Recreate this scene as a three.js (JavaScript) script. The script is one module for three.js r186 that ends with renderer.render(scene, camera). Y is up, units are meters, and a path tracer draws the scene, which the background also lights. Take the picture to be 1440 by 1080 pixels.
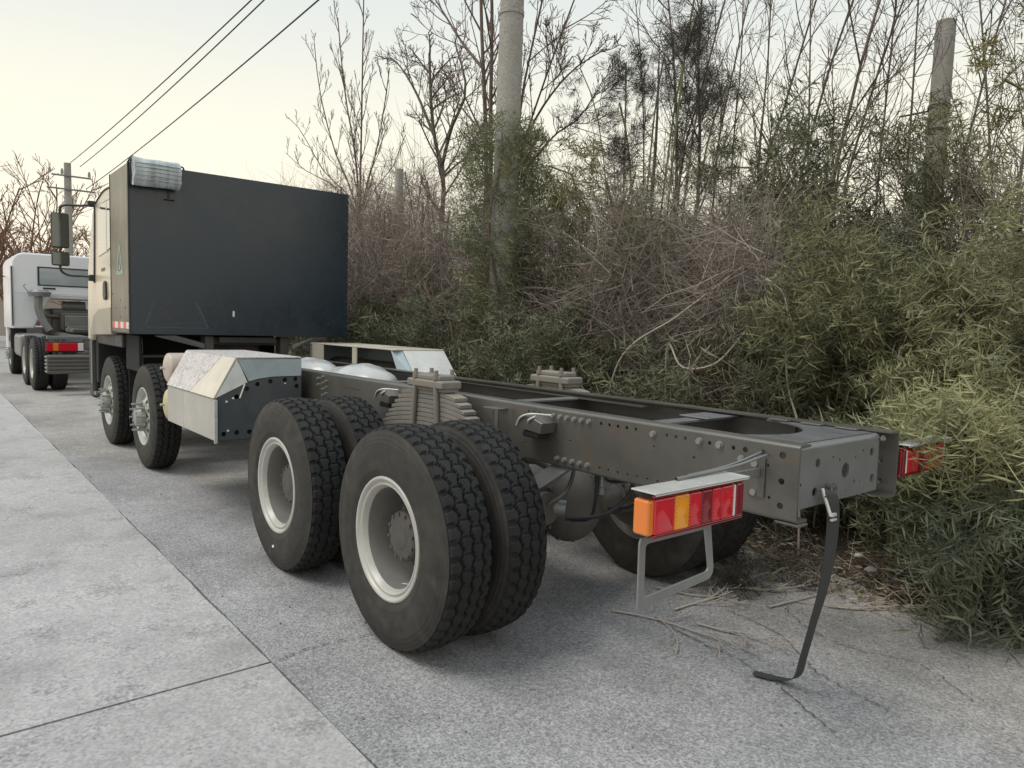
import * as THREE from 'three';
import { RoundedBoxGeometry } from 'three/addons/geometries/RoundedBoxGeometry.js';
import { mergeGeometries } from 'three/addons/utils/BufferGeometryUtils.js';

// ---------------------------------------------------------------- camera, sky, sun, exposure
const scene = new THREE.Scene();
const camera = new THREE.PerspectiveCamera(55.8, 4 / 3, 0.05, 600);
camera.rotation.order = 'YXZ';
camera.position.set(-2.979, 1.61, 3.082);
camera.rotation.set(THREE.MathUtils.degToRad(-4.509), THREE.MathUtils.degToRad(-39.339), THREE.MathUtils.degToRad(1.613));
camera.updateMatrixWorld(true);
const renderer = new THREE.WebGLRenderer({ antialias: true });
renderer.toneMapping = THREE.LinearToneMapping;
renderer.toneMappingExposure = 1.25;
renderer.shadowMap.enabled = true;

const SKY_ZENITH = [0.60, 0.67, 0.74], SKY_MID = [0.575, 0.635, 0.655], SKY_LOW = [0.90, 0.845, 0.68], SKY_HORIZON = [1.02, 0.85, 0.70];
{
  const w = 256, h = 128, data = new Float32Array(w * h * 4);
  const mix = (a, b, t) => a.map((v, i) => v + (b[i] - v) * t);
  const ss = (a, b, x) => { const t = Math.min(1, Math.max(0, (x - a) / (b - a))); return t * t * (3 - 2 * t); };
  for (let j = 0; j < h; j++) for (let i = 0; i < w; i++) {
    const el = ((j + 0.5) / h - 0.5) * 180;           // row 0 is straight down
    let c = mix(SKY_MID, SKY_ZENITH, ss(22, 75, el));
    c = mix(SKY_LOW, c, ss(6, 30, el));
    c = mix(SKY_HORIZON, c, ss(-2, 9, el));
    if (el < -2) c = [0.22, 0.21, 0.2];
    data.set([c[0], c[1], c[2], 1], (j * w + i) * 4);
  }
  const tex = new THREE.DataTexture(data, w, h, THREE.RGBAFormat, THREE.FloatType);
  tex.mapping = THREE.EquirectangularReflectionMapping;
  tex.magFilter = THREE.LinearFilter; tex.minFilter = THREE.LinearFilter; tex.needsUpdate = true;
  scene.background = tex; scene.environment = tex;
}
const sun = new THREE.DirectionalLight(new THREE.Color(1.0, 0.955, 0.89), 1.5);
sun.position.set(-15, 30, -10); sun.target.position.set(0, 0, -3);
sun.castShadow = true; sun.shadow.radius = 60; sun.shadow.mapSize.set(2048, 2048);
Object.assign(sun.shadow.camera, { left: -25, right: 25, top: 25, bottom: -25, near: 1, far: 90 });
scene.add(sun, sun.target);

// ---------------------------------------------------------------- helpers
function rng(seed) { let a = seed >>> 0; return () => { a = (a + 0x6D2B79F5) | 0; let t = Math.imul(a ^ (a >>> 15), 1 | a); t = (t + Math.imul(t ^ (t >>> 7), 61 | t)) ^ t; return ((t ^ (t >>> 14)) >>> 0) / 4294967296; }; }
const V = (x, y, z) => new THREE.Vector3(x, y, z);
const PI = Math.PI;
const FPX = 1019.63, CAM = camera.position.clone(), CAMR = new THREE.Matrix4().extractRotation(camera.matrixWorld);
// a pixel of the 1440x1080 photograph gives a direction; the plane it is met with gives the distance
function ray(px, py) { return V((px - 720) / FPX, -(py - 540) / FPX, -1).applyMatrix4(CAMR); }
function onPlane(px, py, axis, v) { const d = ray(px, py); return CAM.clone().addScaledVector(d, (v - CAM[axis]) / d[axis]); }

const taken = {};
function numbered(n) { const k = taken[n] = (taken[n] ?? -1) + 1; return k ? n + '_' + String(k).padStart(3, '0') : n; }
function metricUV(g) {
  const p = g.attributes.position, n = g.attributes.normal, uv = new Float32Array(p.count * 2);
  for (let i = 0; i < p.count; i++) {
    const ax = Math.abs(n.getX(i)), ay = Math.abs(n.getY(i)), az = Math.abs(n.getZ(i));
    if (ay >= ax && ay >= az) { uv[2 * i] = p.getX(i); uv[2 * i + 1] = p.getZ(i); }
    else if (ax >= az) { uv[2 * i] = p.getZ(i); uv[2 * i + 1] = p.getY(i); }
    else { uv[2 * i] = p.getX(i); uv[2 * i + 1] = p.getY(i); }
  }
  g.setAttribute('uv', new THREE.BufferAttribute(uv, 2)); return g;
}
function join(geos) {
  const list = (Array.isArray(geos) ? geos : [geos]).map(g => {
    let q = g.index ? g.toNonIndexed() : g;
    for (const k of Object.keys(q.attributes)) if (!['position', 'normal', 'uv', 'color'].includes(k)) q.deleteAttribute(k);
    if (!q.attributes.normal) q.computeVertexNormals();
    if (!q.attributes.color) metricUV(q);
    return q;
  });
  return list.length > 1 ? mergeGeometries(list) : list[0];
}
function mesh(name, geos, mat, parent) {
  const m = new THREE.Mesh(join(geos), mat); m.name = parent ? name : numbered(name);
  m.castShadow = m.receiveShadow = true; (parent || scene).add(m); return m;
}
function same(name, geometry, mat, parent) { const m = new THREE.Mesh(geometry, mat); m.name = parent ? name : numbered(name); m.castShadow = m.receiveShadow = true; (parent || scene).add(m); return m; }
function part(name, parent, x = 0, y = 0, z = 0) { const g = new THREE.Group(); g.name = name; g.position.set(x, y, z); parent.add(g); return g; }
function thing(name, label, category, pos = [0, 0, 0], group) { const g = new THREE.Group(); g.name = numbered(name); g.position.set(...pos); g.userData = { label, category }; if (group) g.userData.group = group; scene.add(g); return g; }
function tag(o, label, category, group) { o.userData.label = label; o.userData.category = category; if (group) o.userData.group = group; return o; }
function structure(o) { o.userData.kind = 'structure'; return o; }
function stuff(o) { o.userData.kind = 'stuff'; return o; }

function box(w, h, d, x, y, z, r = 0.004) { const m = Math.min(w, h, d); const g = r > 0 ? new RoundedBoxGeometry(w, h, d, 1, Math.min(r, m * 0.45)) : new THREE.BoxGeometry(w, h, d); return g.translate(x, y, z); }
function bx(x0, x1, y0, y1, z0, z1, r = 0.004) { return box(Math.abs(x1 - x0), Math.abs(y1 - y0), Math.abs(z1 - z0), (x0 + x1) / 2, (y0 + y1) / 2, (z0 + z1) / 2, r); }
function cyl(r, len, axis, x, y, z, seg = 20, r2 = r) { const g = new THREE.CylinderGeometry(r2, r, len, seg); if (axis === 'x') g.rotateZ(-PI / 2); if (axis === 'z') g.rotateX(PI / 2); return g.translate(x, y, z); }
function rod(a, b, r, seg = 8, r2 = r) { const d = b.clone().sub(a), L = d.length(); const g = new THREE.CylinderGeometry(r2, r, L, seg); g.applyQuaternion(new THREE.Quaternion().setFromUnitVectors(V(0, 1, 0), d.normalize())); return g.translate((a.x + b.x) / 2, (a.y + b.y) / 2, (a.z + b.z) / 2); }
function tube(pts, r, seg = 20, rad = 6) { return new THREE.TubeGeometry(new THREE.CatmullRomCurve3(pts.map(p => p.isVector3 ? p : V(...p))), seg, r, rad, false); }
function poly(pts, depth, plane, at, holes = [], bevel = 0) {   // flat plate with thickness; plane 'z': pts are x,y; 'x': pts are z,y; 'y': pts are x,z
  const s = new THREE.Shape(pts.map(p => new THREE.Vector2(p[0], p[1])));
  for (const [hx, hy, hr] of holes) { const h = new THREE.Path(); h.absarc(hx, hy, hr, 0, 2 * PI, true); s.holes.push(h); }
  const g = new THREE.ExtrudeGeometry(s, { depth, bevelEnabled: bevel > 0, bevelSize: bevel, bevelThickness: bevel, bevelSegments: 1, curveSegments: 7 });
  if (plane === 'z') g.translate(0, 0, at);
  if (plane === 'x') { g.applyMatrix4(new THREE.Matrix4().set(0, 0, 1, at, 0, 1, 0, 0, 1, 0, 0, 0, 0, 0, 0, 1)); flip(g); }
  if (plane === 'y') { g.applyMatrix4(new THREE.Matrix4().set(1, 0, 0, 0, 0, 0, 1, at, 0, 1, 0, 0, 0, 0, 0, 1)); flip(g); }
  return g;
}
function flip(g) { const idx = g.index; if (!idx) { const p = g.attributes.position, n = p.count; for (const k of Object.keys(g.attributes)) { const a = g.attributes[k], s = a.itemSize; for (let i = 0; i < n; i += 3) for (let c = 0; c < s; c++) { const t = a.array[(i + 1) * s + c]; a.array[(i + 1) * s + c] = a.array[(i + 2) * s + c]; a.array[(i + 2) * s + c] = t; } } } g.computeVertexNormals(); return g; }
function quadPlate(a, b, c, d, th) {   // four corners, thickness along the face normal
  const n = b.clone().sub(a).cross(d.clone().sub(a)).normalize().multiplyScalar(th), o = [a, b, c, d], q = o.map(p => p.clone().add(n)), f = [];
  const tri = (x, y, z) => f.push(x.x, x.y, x.z, y.x, y.y, y.z, z.x, z.y, z.z), qd = (x, y, z, w) => { tri(x, y, z); tri(x, z, w); };
  qd(q[0], q[1], q[2], q[3]); qd(o[3], o[2], o[1], o[0]); for (let i = 0; i < 4; i++) { const j = (i + 1) % 4; qd(o[i], o[j], q[j], q[i]); }
  const g = new THREE.BufferGeometry(); g.setAttribute('position', new THREE.Float32BufferAttribute(f, 3)); g.computeVertexNormals(); return g;
}
// lathe about the x axis: points are [radius, along -x (outwards on the near side)]
function latheX(pts, seg = 48) { const g = new THREE.LatheGeometry(pts.map(p => new THREE.Vector2(p[0], p[1])), seg); g.rotateZ(PI / 2); return g; }

// ---------------------------------------------------------------- noise and textures
function lattice(seed, n) { const r = rng(seed), a = new Float32Array(n * n); for (let i = 0; i < a.length; i++) a[i] = r(); return a; }
function fbm(size, seed, octaves, base, gain = 0.55, sx = 1, sy = 1) {   // tileable
  const out = new Float32Array(size * size); let amp = 1, tot = 0;
  for (let o = 0; o < octaves; o++) {
    const n = base * 2 ** o, nx = Math.max(1, Math.round(n * sx)), ny = Math.max(1, Math.round(n * sy)), N = Math.max(nx, ny); const L = lattice(seed + o * 17, N);
    for (let j = 0; j < size; j++) {
      const fy = j / size * ny, y0 = Math.floor(fy), ty = fy - y0, wy = ty * ty * (3 - 2 * ty), ya = (y0 % ny) * N, yb = ((y0 + 1) % ny) * N;
      for (let i = 0; i < size; i++) {
        const fx = i / size * nx, x0 = Math.floor(fx), tx = fx - x0, wx = tx * tx * (3 - 2 * tx), xa = x0 % nx, xb = (x0 + 1) % nx;
        const a = L[ya + xa] + (L[ya + xb] - L[ya + xa]) * wx, b = L[yb + xa] + (L[yb + xb] - L[yb + xa]) * wx;
        out[j * size + i] += amp * (a + (b - a) * wy);
      }
    }
    tot += amp; amp *= gain;
  }
  for (let i = 0; i < out.length; i++) out[i] /= tot; return out;
}
function texture(size, fn, metres, srgb = true) {
  const d = new Uint8Array(size * size * 4);
  for (let i = 0; i < size * size; i++) { const c = fn(i); d[4 * i] = Math.max(0, Math.min(255, c[0] * 255)); d[4 * i + 1] = Math.max(0, Math.min(255, c[1] * 255)); d[4 * i + 2] = Math.max(0, Math.min(255, c[2] * 255)); d[4 * i + 3] = 255; }
  const t = new THREE.DataTexture(d, size, size); t.wrapS = t.wrapT = THREE.RepeatWrapping; t.magFilter = THREE.LinearFilter; t.minFilter = THREE.LinearMipmapLinearFilter; t.generateMipmaps = true;
  t.repeat.set(1 / metres, 1 / metres); if (srgb) t.colorSpace = THREE.SRGBColorSpace; t.needsUpdate = true; return t;
}
const nFine = fbm(1024, 5, 2, 300, 0.9), nMid = fbm(1024, 11, 5, 16, 0.6), nBig = fbm(1024, 23, 5, 3, 0.55), nSpot = fbm(1024, 37, 2, 330, 0.8);
const T = {};
T.asphalt = texture(1024, i => { let v = 0.70 + 0.40 * (nFine[i] - 0.5) + 0.14 * (nMid[i] - 0.5) + 0.10 * (nBig[i] - 0.5); if (nSpot[i] > 0.75) v += 0.09; if (nSpot[i] < 0.25) v -= 0.12; return [v * 1.0, v * 0.995, v * 0.98]; }, 2.6);
T.asphaltBump = texture(1024, i => { const v = 0.5 + 1.1 * (nFine[i] - 0.5) + 0.6 * (nSpot[i] - 0.5) + 0.5 * (nMid[i] - 0.5); return [v, v, v]; }, 2.6, false);
T.concrete = texture(1024, i => { let v = 0.74 + 0.20 * (nFine[i] - 0.5) + 0.15 * (nMid[i] - 0.5) + 0.09 * (nBig[i] - 0.5); const w = nMid[i] - 0.25 * nFine[i]; if (w > 0.46) v -= 0.55 * (w - 0.46); if (nSpot[i] < 0.22) v -= 0.08; return [v * 1.0, v * 0.998, v * 0.985]; }, 3.7);
T.concreteBump = texture(1024, i => { const v = 0.5 + 0.5 * (nFine[i] - 0.5) + 0.7 * (nMid[i] - 0.5); return [v, v, v]; }, 3.7, false);
T.dirt = texture(1024, i => { const v = 0.5 + 0.6 * (nFine[i] - 0.5) + 0.5 * (nMid[i] - 0.5) + 0.3 * (nBig[i] - 0.5); return [v * 1.0, v * 0.93, v * 0.83]; }, 1.9);
T.grime = texture(1024, i => { let v = 0.91 + 0.10 * (nMid[i] - 0.5) + 0.16 * (nBig[i] - 0.5) + 0.06 * (nFine[i] - 0.5); return [v, v * 0.995, v * 0.98]; }, 1.3);
T.grimeRough = texture(1024, i => { const v = 0.75 + 0.5 * (nBig[i] - 0.5) + 0.35 * (nMid[i] - 0.5); return [v, v, v]; }, 1.3, false);
const nStreak = fbm(512, 71, 4, 4, 0.6, 6, 0.5), nS2 = fbm(512, 72, 4, 6, 0.6);
T.streak = texture(512, i => { const v = 0.80 + 0.42 * (nStreak[i] - 0.5) + 0.18 * (nS2[i] - 0.5); return [v, v, v * 0.98]; }, 1.1);
const nFilm = fbm(512, 81, 4, 26, 0.8);
T.film = texture(512, i => { const v = nFilm[i] > 0.62 ? 0.74 : nFilm[i] < 0.43 ? 0.97 : 0.90; const c = nS2[i]; return [v * (0.96 + 0.06 * c), v * 0.97, v * 0.965]; }, 0.5);
T.filmBump = texture(512, i => { const v = Math.abs(nFilm[i] - 0.5) * 3; return [v, v, v]; }, 0.5, false);
const nBark = fbm(512, 91, 5, 6, 0.65, 4, 1);
T.bark = texture(512, i => { const v = 0.66 + 0.7 * (nBark[i] - 0.5); return [v, v * 0.96, v * 0.92]; }, 0.5);
T.worn = texture(1024, i => { let v = 0.90 + 0.16 * (nMid[i] - 0.5) + 0.20 * (nBig[i] - 0.5) + 0.14 * (nFine[i] - 0.5), r = 0; const k = nMid[i] * 0.6 + nSpot[i] * 0.4; if (k > 0.60) r = Math.min(1, (k - 0.60) * 14); return [v * (1 + 0.06 * r), v * (1 - 0.10 * r), v * (1 - 0.22 * r)]; }, 0.9);
T.rubber = texture(512, i => { const v = 0.80 + 0.48 * (nS2[i] - 0.5); return [v, v * 0.985, v * 0.95]; }, 0.45);

function M(r, g, b, rough = 0.6, metal = 0, o = {}) { const m = new THREE.MeshPhysicalMaterial({ roughness: rough, metalness: metal, ...o }); m.color.setRGB(r, g, b); return m; }
const GR = { map: T.grime, roughnessMap: T.grimeRough };
const mat = {
  frame: M(0.118, 0.114, 0.100, 0.52, 0.1, { map: T.worn, roughnessMap: T.grimeRough, clearcoat: 0.9, clearcoatRoughness: 0.34 }),
  frameDark: M(0.118, 0.114, 0.100, 0.6, 0.1, { map: T.worn, roughnessMap: T.grimeRough }),
  member: M(0.22, 0.226, 0.246, 0.45, 0.15, { ...GR, clearcoat: 0.6, clearcoatRoughness: 0.35 }),
  bolt: M(0.30, 0.29, 0.27, 0.45, 0.5),
  tyre: M(0.023, 0.024, 0.0265, 0.82, 0, { map: T.rubber }),
  wall: M(0.060, 0.056, 0.051, 0.72, 0, { map: T.rubber }),
  rim: M(0.60, 0.59, 0.56, 0.5, 0.05, GR),
  barrel: M(0.26, 0.255, 0.242, 0.55, 0.05, GR),  // greasy grey rim metal, darkened further for the shade inside the wheel
  hub: M(0.135, 0.126, 0.115, 0.75, 0.1, { map: T.worn }),
  mint: M(0.55, 0.58, 0.545, 0.5, 0.05, GR),
  boltMint: M(0.42, 0.445, 0.425, 0.5, 0.2, GR),
  black: M(0.018, 0.021, 0.024, 0.55, 0, GR),
  plastic: M(0.028, 0.031, 0.034, 0.6, 0, GR),
  navy: M(0.026, 0.043, 0.064, 0.42, 0, { map: T.grime, roughnessMap: T.grimeRough, clearcoat: 0.3, clearcoatRoughness: 0.4 }),
  olive: M(0.25, 0.232, 0.185, 0.35, 0.25, { map: T.streak }),  // dark gloss panel; the olive lift stands in for sky it reflects
  cream: M(0.74, 0.66, 0.51, 0.4, 0, { ...GR, clearcoat: 0.5, clearcoatRoughness: 0.25 }),
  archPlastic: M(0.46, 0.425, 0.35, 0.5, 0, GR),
  glass: M(0.10, 0.13, 0.13, 0.06, 0, { clearcoat: 1, clearcoatRoughness: 0.03 }),
  mirror: M(0.12, 0.135, 0.135, 0.06, 1.0),  // tint darkened to stand for the black panel the mirror would reflect
  coverSide: M(0.56, 0.54, 0.50, 0.45, 0.05, GR),
  coverCream: M(0.76, 0.71, 0.61, 0.45, 0, GR),
  coverWhite: M(0.86, 0.88, 0.89, 0.4, 0, GR),
  coverBlue: M(0.47, 0.57, 0.63, 0.42, 0.1, GR),
  film: M(0.80, 0.79, 0.78, 0.4, 0.1, { map: T.film, bumpMap: T.filmBump, bumpScale: 0.004 }),
  plate: M(0.092, 0.103, 0.112, 0.5, 0.1, GR),
  tankYellow: M(0.62, 0.57, 0.33, 0.5, 0, GR),
  tankPink: M(0.66, 0.56, 0.50, 0.5, 0, GR),
  zinc: M(0.72, 0.73, 0.72, 0.4, 0.2, GR),
  leaf: M(0.29, 0.275, 0.245, 0.62, 0.1, { map: T.worn }),
  wrapped: M(0.62, 0.64, 0.65, 0.32, 0, GR),
  red: M(0.62, 0.008, 0.025, 0.16, 0, { clearcoat: 1, clearcoatRoughness: 0.05 }),
  redDark: M(0.22, 0.004, 0.014, 0.16, 0, { clearcoat: 1, clearcoatRoughness: 0.05 }),
  amber: M(0.85, 0.33, 0.012, 0.16, 0, { clearcoat: 1, clearcoatRoughness: 0.05 }),
  orange: M(0.75, 0.20, 0.02, 0.2, 0, { clearcoat: 1, clearcoatRoughness: 0.08 }),
  clear: M(0.75, 0.70, 0.68, 0.15, 0, { clearcoat: 1, clearcoatRoughness: 0.05 }),
  tapeRed: M(0.70, 0.13, 0.09, 0.35), tapeWhite: M(0.75, 0.72, 0.66, 0.35),
  green: M(0.30, 0.38, 0.31, 0.5),
  chalk: M(0.085, 0.105, 0.12, 0.9),
  white: M(0.78, 0.78, 0.75, 0.5),
  whiteCab: M(0.78, 0.79, 0.82, 0.35, 0, { clearcoat: 0.5, clearcoatRoughness: 0.2 }),
  strap: M(0.048, 0.050, 0.050, 0.8),
  strut: M(0.27, 0.28, 0.285, 0.5, 0.3, GR),
  bundle: M(0.78, 0.86, 0.92, 0.35, 0, { map: T.streak }),
  hose: M(0.02, 0.02, 0.022, 0.6),
  concretePole: M(0.72, 0.69, 0.64, 0.9, 0, { map: T.concrete, bumpMap: T.concreteBump, bumpScale: 0.003 }),
  wire: M(0.06, 0.06, 0.06, 0.7),
  bark: M(0.36, 0.30, 0.265, 0.9, 0, { map: T.bark }),
  barkGrey: M(0.31, 0.285, 0.255, 0.9, 0, { map: T.bark }),
  barkOrangeLit: M(0.50, 0.31, 0.22, 0.9, 0, { map: T.bark }),  // brown bark, colour warmed to stand for orange low light
  twig: M(0.21, 0.165, 0.14, 0.9),
  twigPale: M(0.42, 0.36, 0.30, 0.9),
  culm: M(0.17, 0.18, 0.08, 0.7),
};
// ---------------------------------------------------------------- the ground: base, asphalt strip, concrete slabs, verge
const hash2 = (i, j) => { let h = Math.imul(i | 0, 374761393) + Math.imul(j | 0, 668265263); h = Math.imul(h ^ (h >>> 13), 1274126177); return ((h ^ (h >>> 16)) >>> 0) / 4294967296; };
function vnoise(x, z) { const i = Math.floor(x), j = Math.floor(z), u = x - i, v = z - j, a = u * u * (3 - 2 * u), b = v * v * (3 - 2 * v); return (hash2(i, j) * (1 - a) + hash2(i + 1, j) * a) * (1 - b) + (hash2(i, j + 1) * (1 - a) + hash2(i + 1, j + 1) * a) * b; }
function fnoise(x, z, o = 4) { let s = 0, a = 1, t = 0; for (let k = 0; k < o; k++) { s += a * vnoise(x + k * 19.7, z - k * 7.3); t += a; a *= 0.55; x *= 2; z *= 2; } return s / t; }
function rows(z0, z1, fine0, fine1, fine, coarse) { const a = []; let z = z0; while (z > z1 + 1e-6) { a.push(z); z -= (z < fine0 && z > fine1) ? fine : coarse; } a.push(z1); return a; }
// a sheet with skirts: left(z), right(z) give its edges, top(x, z) its height, tint(x, z) its colour
function sheet(zs, n, left, right, top, tint, skirt) {
  const pos = [], col = [], idx = [], uv = [];
  const put = (x, y, z) => { const c = tint(x, z); pos.push(x, y, z); col.push(c[0], c[1], c[2]); uv.push(x, z); return pos.length / 3 - 1; };
  zs.forEach((z, r) => { const a = left(z), b = right(z); for (let k = 0; k <= n; k++) { const x = a + (b - a) * k / n; put(x, top(x, z), z); } });
  const id = (r, k) => r * (n + 1) + k, R = zs.length;
  for (let r = 0; r < R - 1; r++) for (let k = 0; k < n; k++) idx.push(id(r, k), id(r, k + 1), id(r + 1, k + 1), id(r, k), id(r + 1, k + 1), id(r + 1, k));
  if (skirt) {
    const loop = []; for (let k = 0; k <= n; k++) loop.push(id(0, k)); for (let r = 1; r < R; r++) loop.push(id(r, n)); for (let k = n - 1; k >= 0; k--) loop.push(id(R - 1, k)); for (let r = R - 2; r >= 0; r--) loop.push(id(r, 0));
    const up = loop.map(i => put(pos[3 * i], pos[3 * i + 1], pos[3 * i + 2])), dn = loop.map(i => put(pos[3 * i], pos[3 * i + 1] - skirt, pos[3 * i + 2]));
    for (let i = 0; i < loop.length - 1; i++) idx.push(up[i], dn[i], dn[i + 1], up[i], dn[i + 1], up[i + 1]);
  }
  const g = new THREE.BufferGeometry(); g.setAttribute('position', new THREE.Float32BufferAttribute(pos, 3)); g.setAttribute('color', new THREE.Float32BufferAttribute(col, 3)); g.setAttribute('uv', new THREE.Float32BufferAttribute(uv, 2)); g.setIndex(idx); g.computeVertexNormals();
  return g;
}
const grey = v => [v, v, v];
const dirtMat = M(0.40, 0.36, 0.31, 0.95, 0, { map: T.dirt, vertexColors: true, bumpMap: T.asphaltBump, bumpScale: 0.012 });
const asphaltMat = M(0.68, 0.675, 0.705, 0.92, 0, { map: T.asphalt, bumpMap: T.asphaltBump, bumpScale: 0.0035, vertexColors: true });
const concreteMat = M(0.775, 0.765, 0.785, 0.88, 0, { map: T.concrete, bumpMap: T.concreteBump, bumpScale: 0.004, vertexColors: true });
{
  const base = structure(same('ground', sheet([300, 100, 30, 12, 0, -12, -30, -60, -150, -400], 24, () => -300, () => 300, () => -0.07, (x, z) => grey(0.8 + 0.4 * (vnoise(x * 0.1, z * 0.1) - 0.5)), 0), dirtMat));
  const eL = z => -1.729 + 0.013 * (fnoise(z * 2.1, 3.3, 4) - 0.5) * 2, eS = z => -1.740 + 0.010 * (fnoise(z * 2.6, 9.1, 4) - 0.5) * 2;
  const stain = (x, z) => { let v = 0.98 + 0.18 * (fnoise(x * 0.8, z * 0.8, 4) - 0.5) + 0.14 * (fnoise(x * 3 + 9, z * 3, 3) - 0.5); const d = fnoise(x * 0.9 + 40, z * 0.7 + 11, 3); if (d > 0.60) v *= 1 - 1.2 * (d - 0.60); return v; };
  // pale dust that has blown over the far half of the strip, with a ragged outline of its own
  const asph = structure(same('asphalt_strip', sheet(rows(11, -90, 4, -8, 0.07, 0.5), 56, eL, z => 1.9, (x, z) => 0.006 * (fnoise(x * 1.3, z * 1.3, 3) - 0.5), (x, z) => {
    const s = stain(x, z), dust = Math.max(0, Math.min(1, (x - 0.15 + 0.9 * (fnoise(x * 1.1, z * 1.1 + 5, 4) - 0.5) - 0.3 * Math.min(0, z)) * 2.2)) * 0.9;
    const k = z < 2.6 ? dust : dust; return [s * (1 + 0.10 * k), s * (1 + 0.06 * k), s * (1 - 0.03 * k)]; }, 0.06), asphaltMat));
  const road = new THREE.Group(); road.name = 'concrete_road'; structure(road); scene.add(road);
  const joints = [11.9, 5.87, -0.166, -15, -30, -45, -60, -90];
  for (let lane = 0; lane < 2; lane++) for (let i = 0; i < joints.length - 1; i++) {
    const near = i >= 1 && i <= 2 && lane === 0, zs = rows(joints[i] - 0.008, joints[i + 1] + 0.008, 6, -9, near ? 0.07 : 0.4, 0.6);
    const wob = (x, z) => 0.004 * (fnoise(x * 0.9, z * 0.9 + 50, 3) - 0.5) + 0.004;
    const tone = 0.99 + 0.04 * hash2(i + 3, lane + 5);
    same('slab', sheet(zs, near ? 60 : 10, lane ? () => -9.8 : () => -5.755, lane ? () => -5.77 : eS, wob, (x, z) => {
      let v = tone + 0.14 * (fnoise(x * 0.7 + 5, z * 0.7, 4) - 0.5) + 0.10 * (fnoise(x * 3.1, z * 2.2, 3) - 0.5);
      const e = fnoise(x * 2.2 + 31, z * 2.2 + 17, 4); if (e > 0.60) v *= 1 - 1.0 * (e - 0.60);            // worn, rough patches
      return [v, v * 0.995, v * 0.985]; }, 0.07), concreteMat, road);
  }
  // cracks: dirt-filled ragged lines in the asphalt
  const crackMat = M(0.10, 0.095, 0.09, 0.95), R = rng(77);
  const crack = (pts, w) => {
    const p = new THREE.CatmullRomCurve3(pts.map(q => V(q[0], 0, q[1]))).getPoints(60).map(q => q.add(V((R() - 0.5) * 0.022, 0, (R() - 0.5) * 0.022))), f = [];
    for (let i = 0; i < p.length - 1; i++) { const d = p[i + 1].clone().sub(p[i]), n = V(-d.z, 0, d.x).normalize(), a = n.clone().multiplyScalar(w * (0.3 + R())), b = n.clone().multiplyScalar(w * (0.3 + R())), y = 0.0075, A = p[i], B = p[i + 1]; if (R() < 0.15) continue;
      f.push(A.x - a.x, y, A.z - a.z, B.x + b.x, y, B.z + b.z, A.x + a.x, y, A.z + a.z, A.x - a.x, y, A.z - a.z, B.x - b.x, y, B.z - b.z, B.x + b.x, y, B.z + b.z); }
    const g = new THREE.BufferGeometry(); g.setAttribute('position', new THREE.Float32BufferAttribute(f, 3)); g.computeVertexNormals(); mesh('crack', g, crackMat, asph);
  };
  crack([[-1.70, -0.17], [-1.45, -0.20], [-1.1, -0.16], [-0.8, -0.2]], 0.0035);
  crack([[0.18, 0.55], [0.12, 0.85], [0.10, 1.2], [-0.02, 1.5], [-0.15, 1.75]], 0.004);
  crack([[0.62, 0.7], [0.55, 1.1], [0.30, 1.45], [0.22, 1.8]], 0.003);
  crack([[1.2, 0.75], [0.85, 1.0], [0.7, 1.35], [0.8, 1.7], [0.62, 2.0]], 0.0025);
  // verge of soil under the thicket; its edge on the asphalt is as ragged as the soil's height
  same('verge', sheet(rows(11, -70, 4, -4, 0.07, 0.4), 90, z => 1.25, z => 16, (x, z) => {
    const e = 1.75 - 0.35 * Math.max(0, Math.min(1, (z - 0.2) * 0.5)); const t = Math.max(0, Math.min(1, (x - e) / 1.4)); return -0.02 + 0.14 * t * t * (3 - 2 * t) + 0.07 * (fnoise(x * 2.4, z * 2.4, 4) - 0.5) + 0.035 * Math.min(1, Math.max(0, (x - e + 0.3) * 2)); },
    (x, z) => { const v = 0.5 + 0.7 * (fnoise(x * 3, z * 3, 4) - 0.3); return [v * 1.03, v * 0.95, v * 0.88]; }, 0), dirtMat).userData.kind = 'structure';
}
// ---------------------------------------------------------------- wheels (axis along x, outer face towards -x)
function treadGeometry(half, R0, pitches, per, across) {
  const pos = [], idx = [], uv = [], n = pitches * per;
  const tri = t => { t -= Math.floor(t); return t < 0.5 ? 4 * t - 1 : 3 - 4 * t; };
  for (let i = 0; i <= n; i++) { const ph = i / per, a = i / n * 2 * PI;
    for (let k = 0; k <= across; k++) {
      const u = -1 + 2 * k / across; let d = 0.012 * u * u;
      for (const [c, s] of [[-0.52, 0], [0, 0.5], [0.52, 0]]) { const gx = c + 0.075 * tri(ph + s); if (Math.abs(u - gx) < 0.062) d += 0.016; }
      const f = ph - Math.floor(ph), sh = Math.abs(u);
      if (sh > 0.74 && Math.abs(f - 0.5) < 0.2) d += 0.014;
      else if (sh > 0.58 && sh <= 0.74 && Math.abs(f - 0.5) < 0.1) d += 0.006;
      if (sh < 0.46 && Math.abs(((ph + (u > 0 ? 0.25 : 0.75)) % 1) - 0.5) < 0.07) d += 0.007;
      if (k === 0 || k === across) d = 0.030;
      const r = R0 - d; pos.push(-u * half * (k === 0 || k === across ? 1.03 : 1), r * Math.cos(a), r * Math.sin(a)); uv.push(u * half, a * R0);
    } }
  for (let i = 0; i < n; i++) for (let k = 0; k < across; k++) { const p = i * (across + 1) + k, q = p + across + 1; idx.push(p, p + 1, q + 1, p, q + 1, q); }
  const g = new THREE.BufferGeometry(); g.setAttribute('position', new THREE.Float32BufferAttribute(pos, 3)); g.setAttribute('uv', new THREE.Float32BufferAttribute(uv, 2)); g.setIndex(idx); g.computeVertexNormals(); return g;
}
const TY = 0.552;                               // wheel centre height
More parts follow.
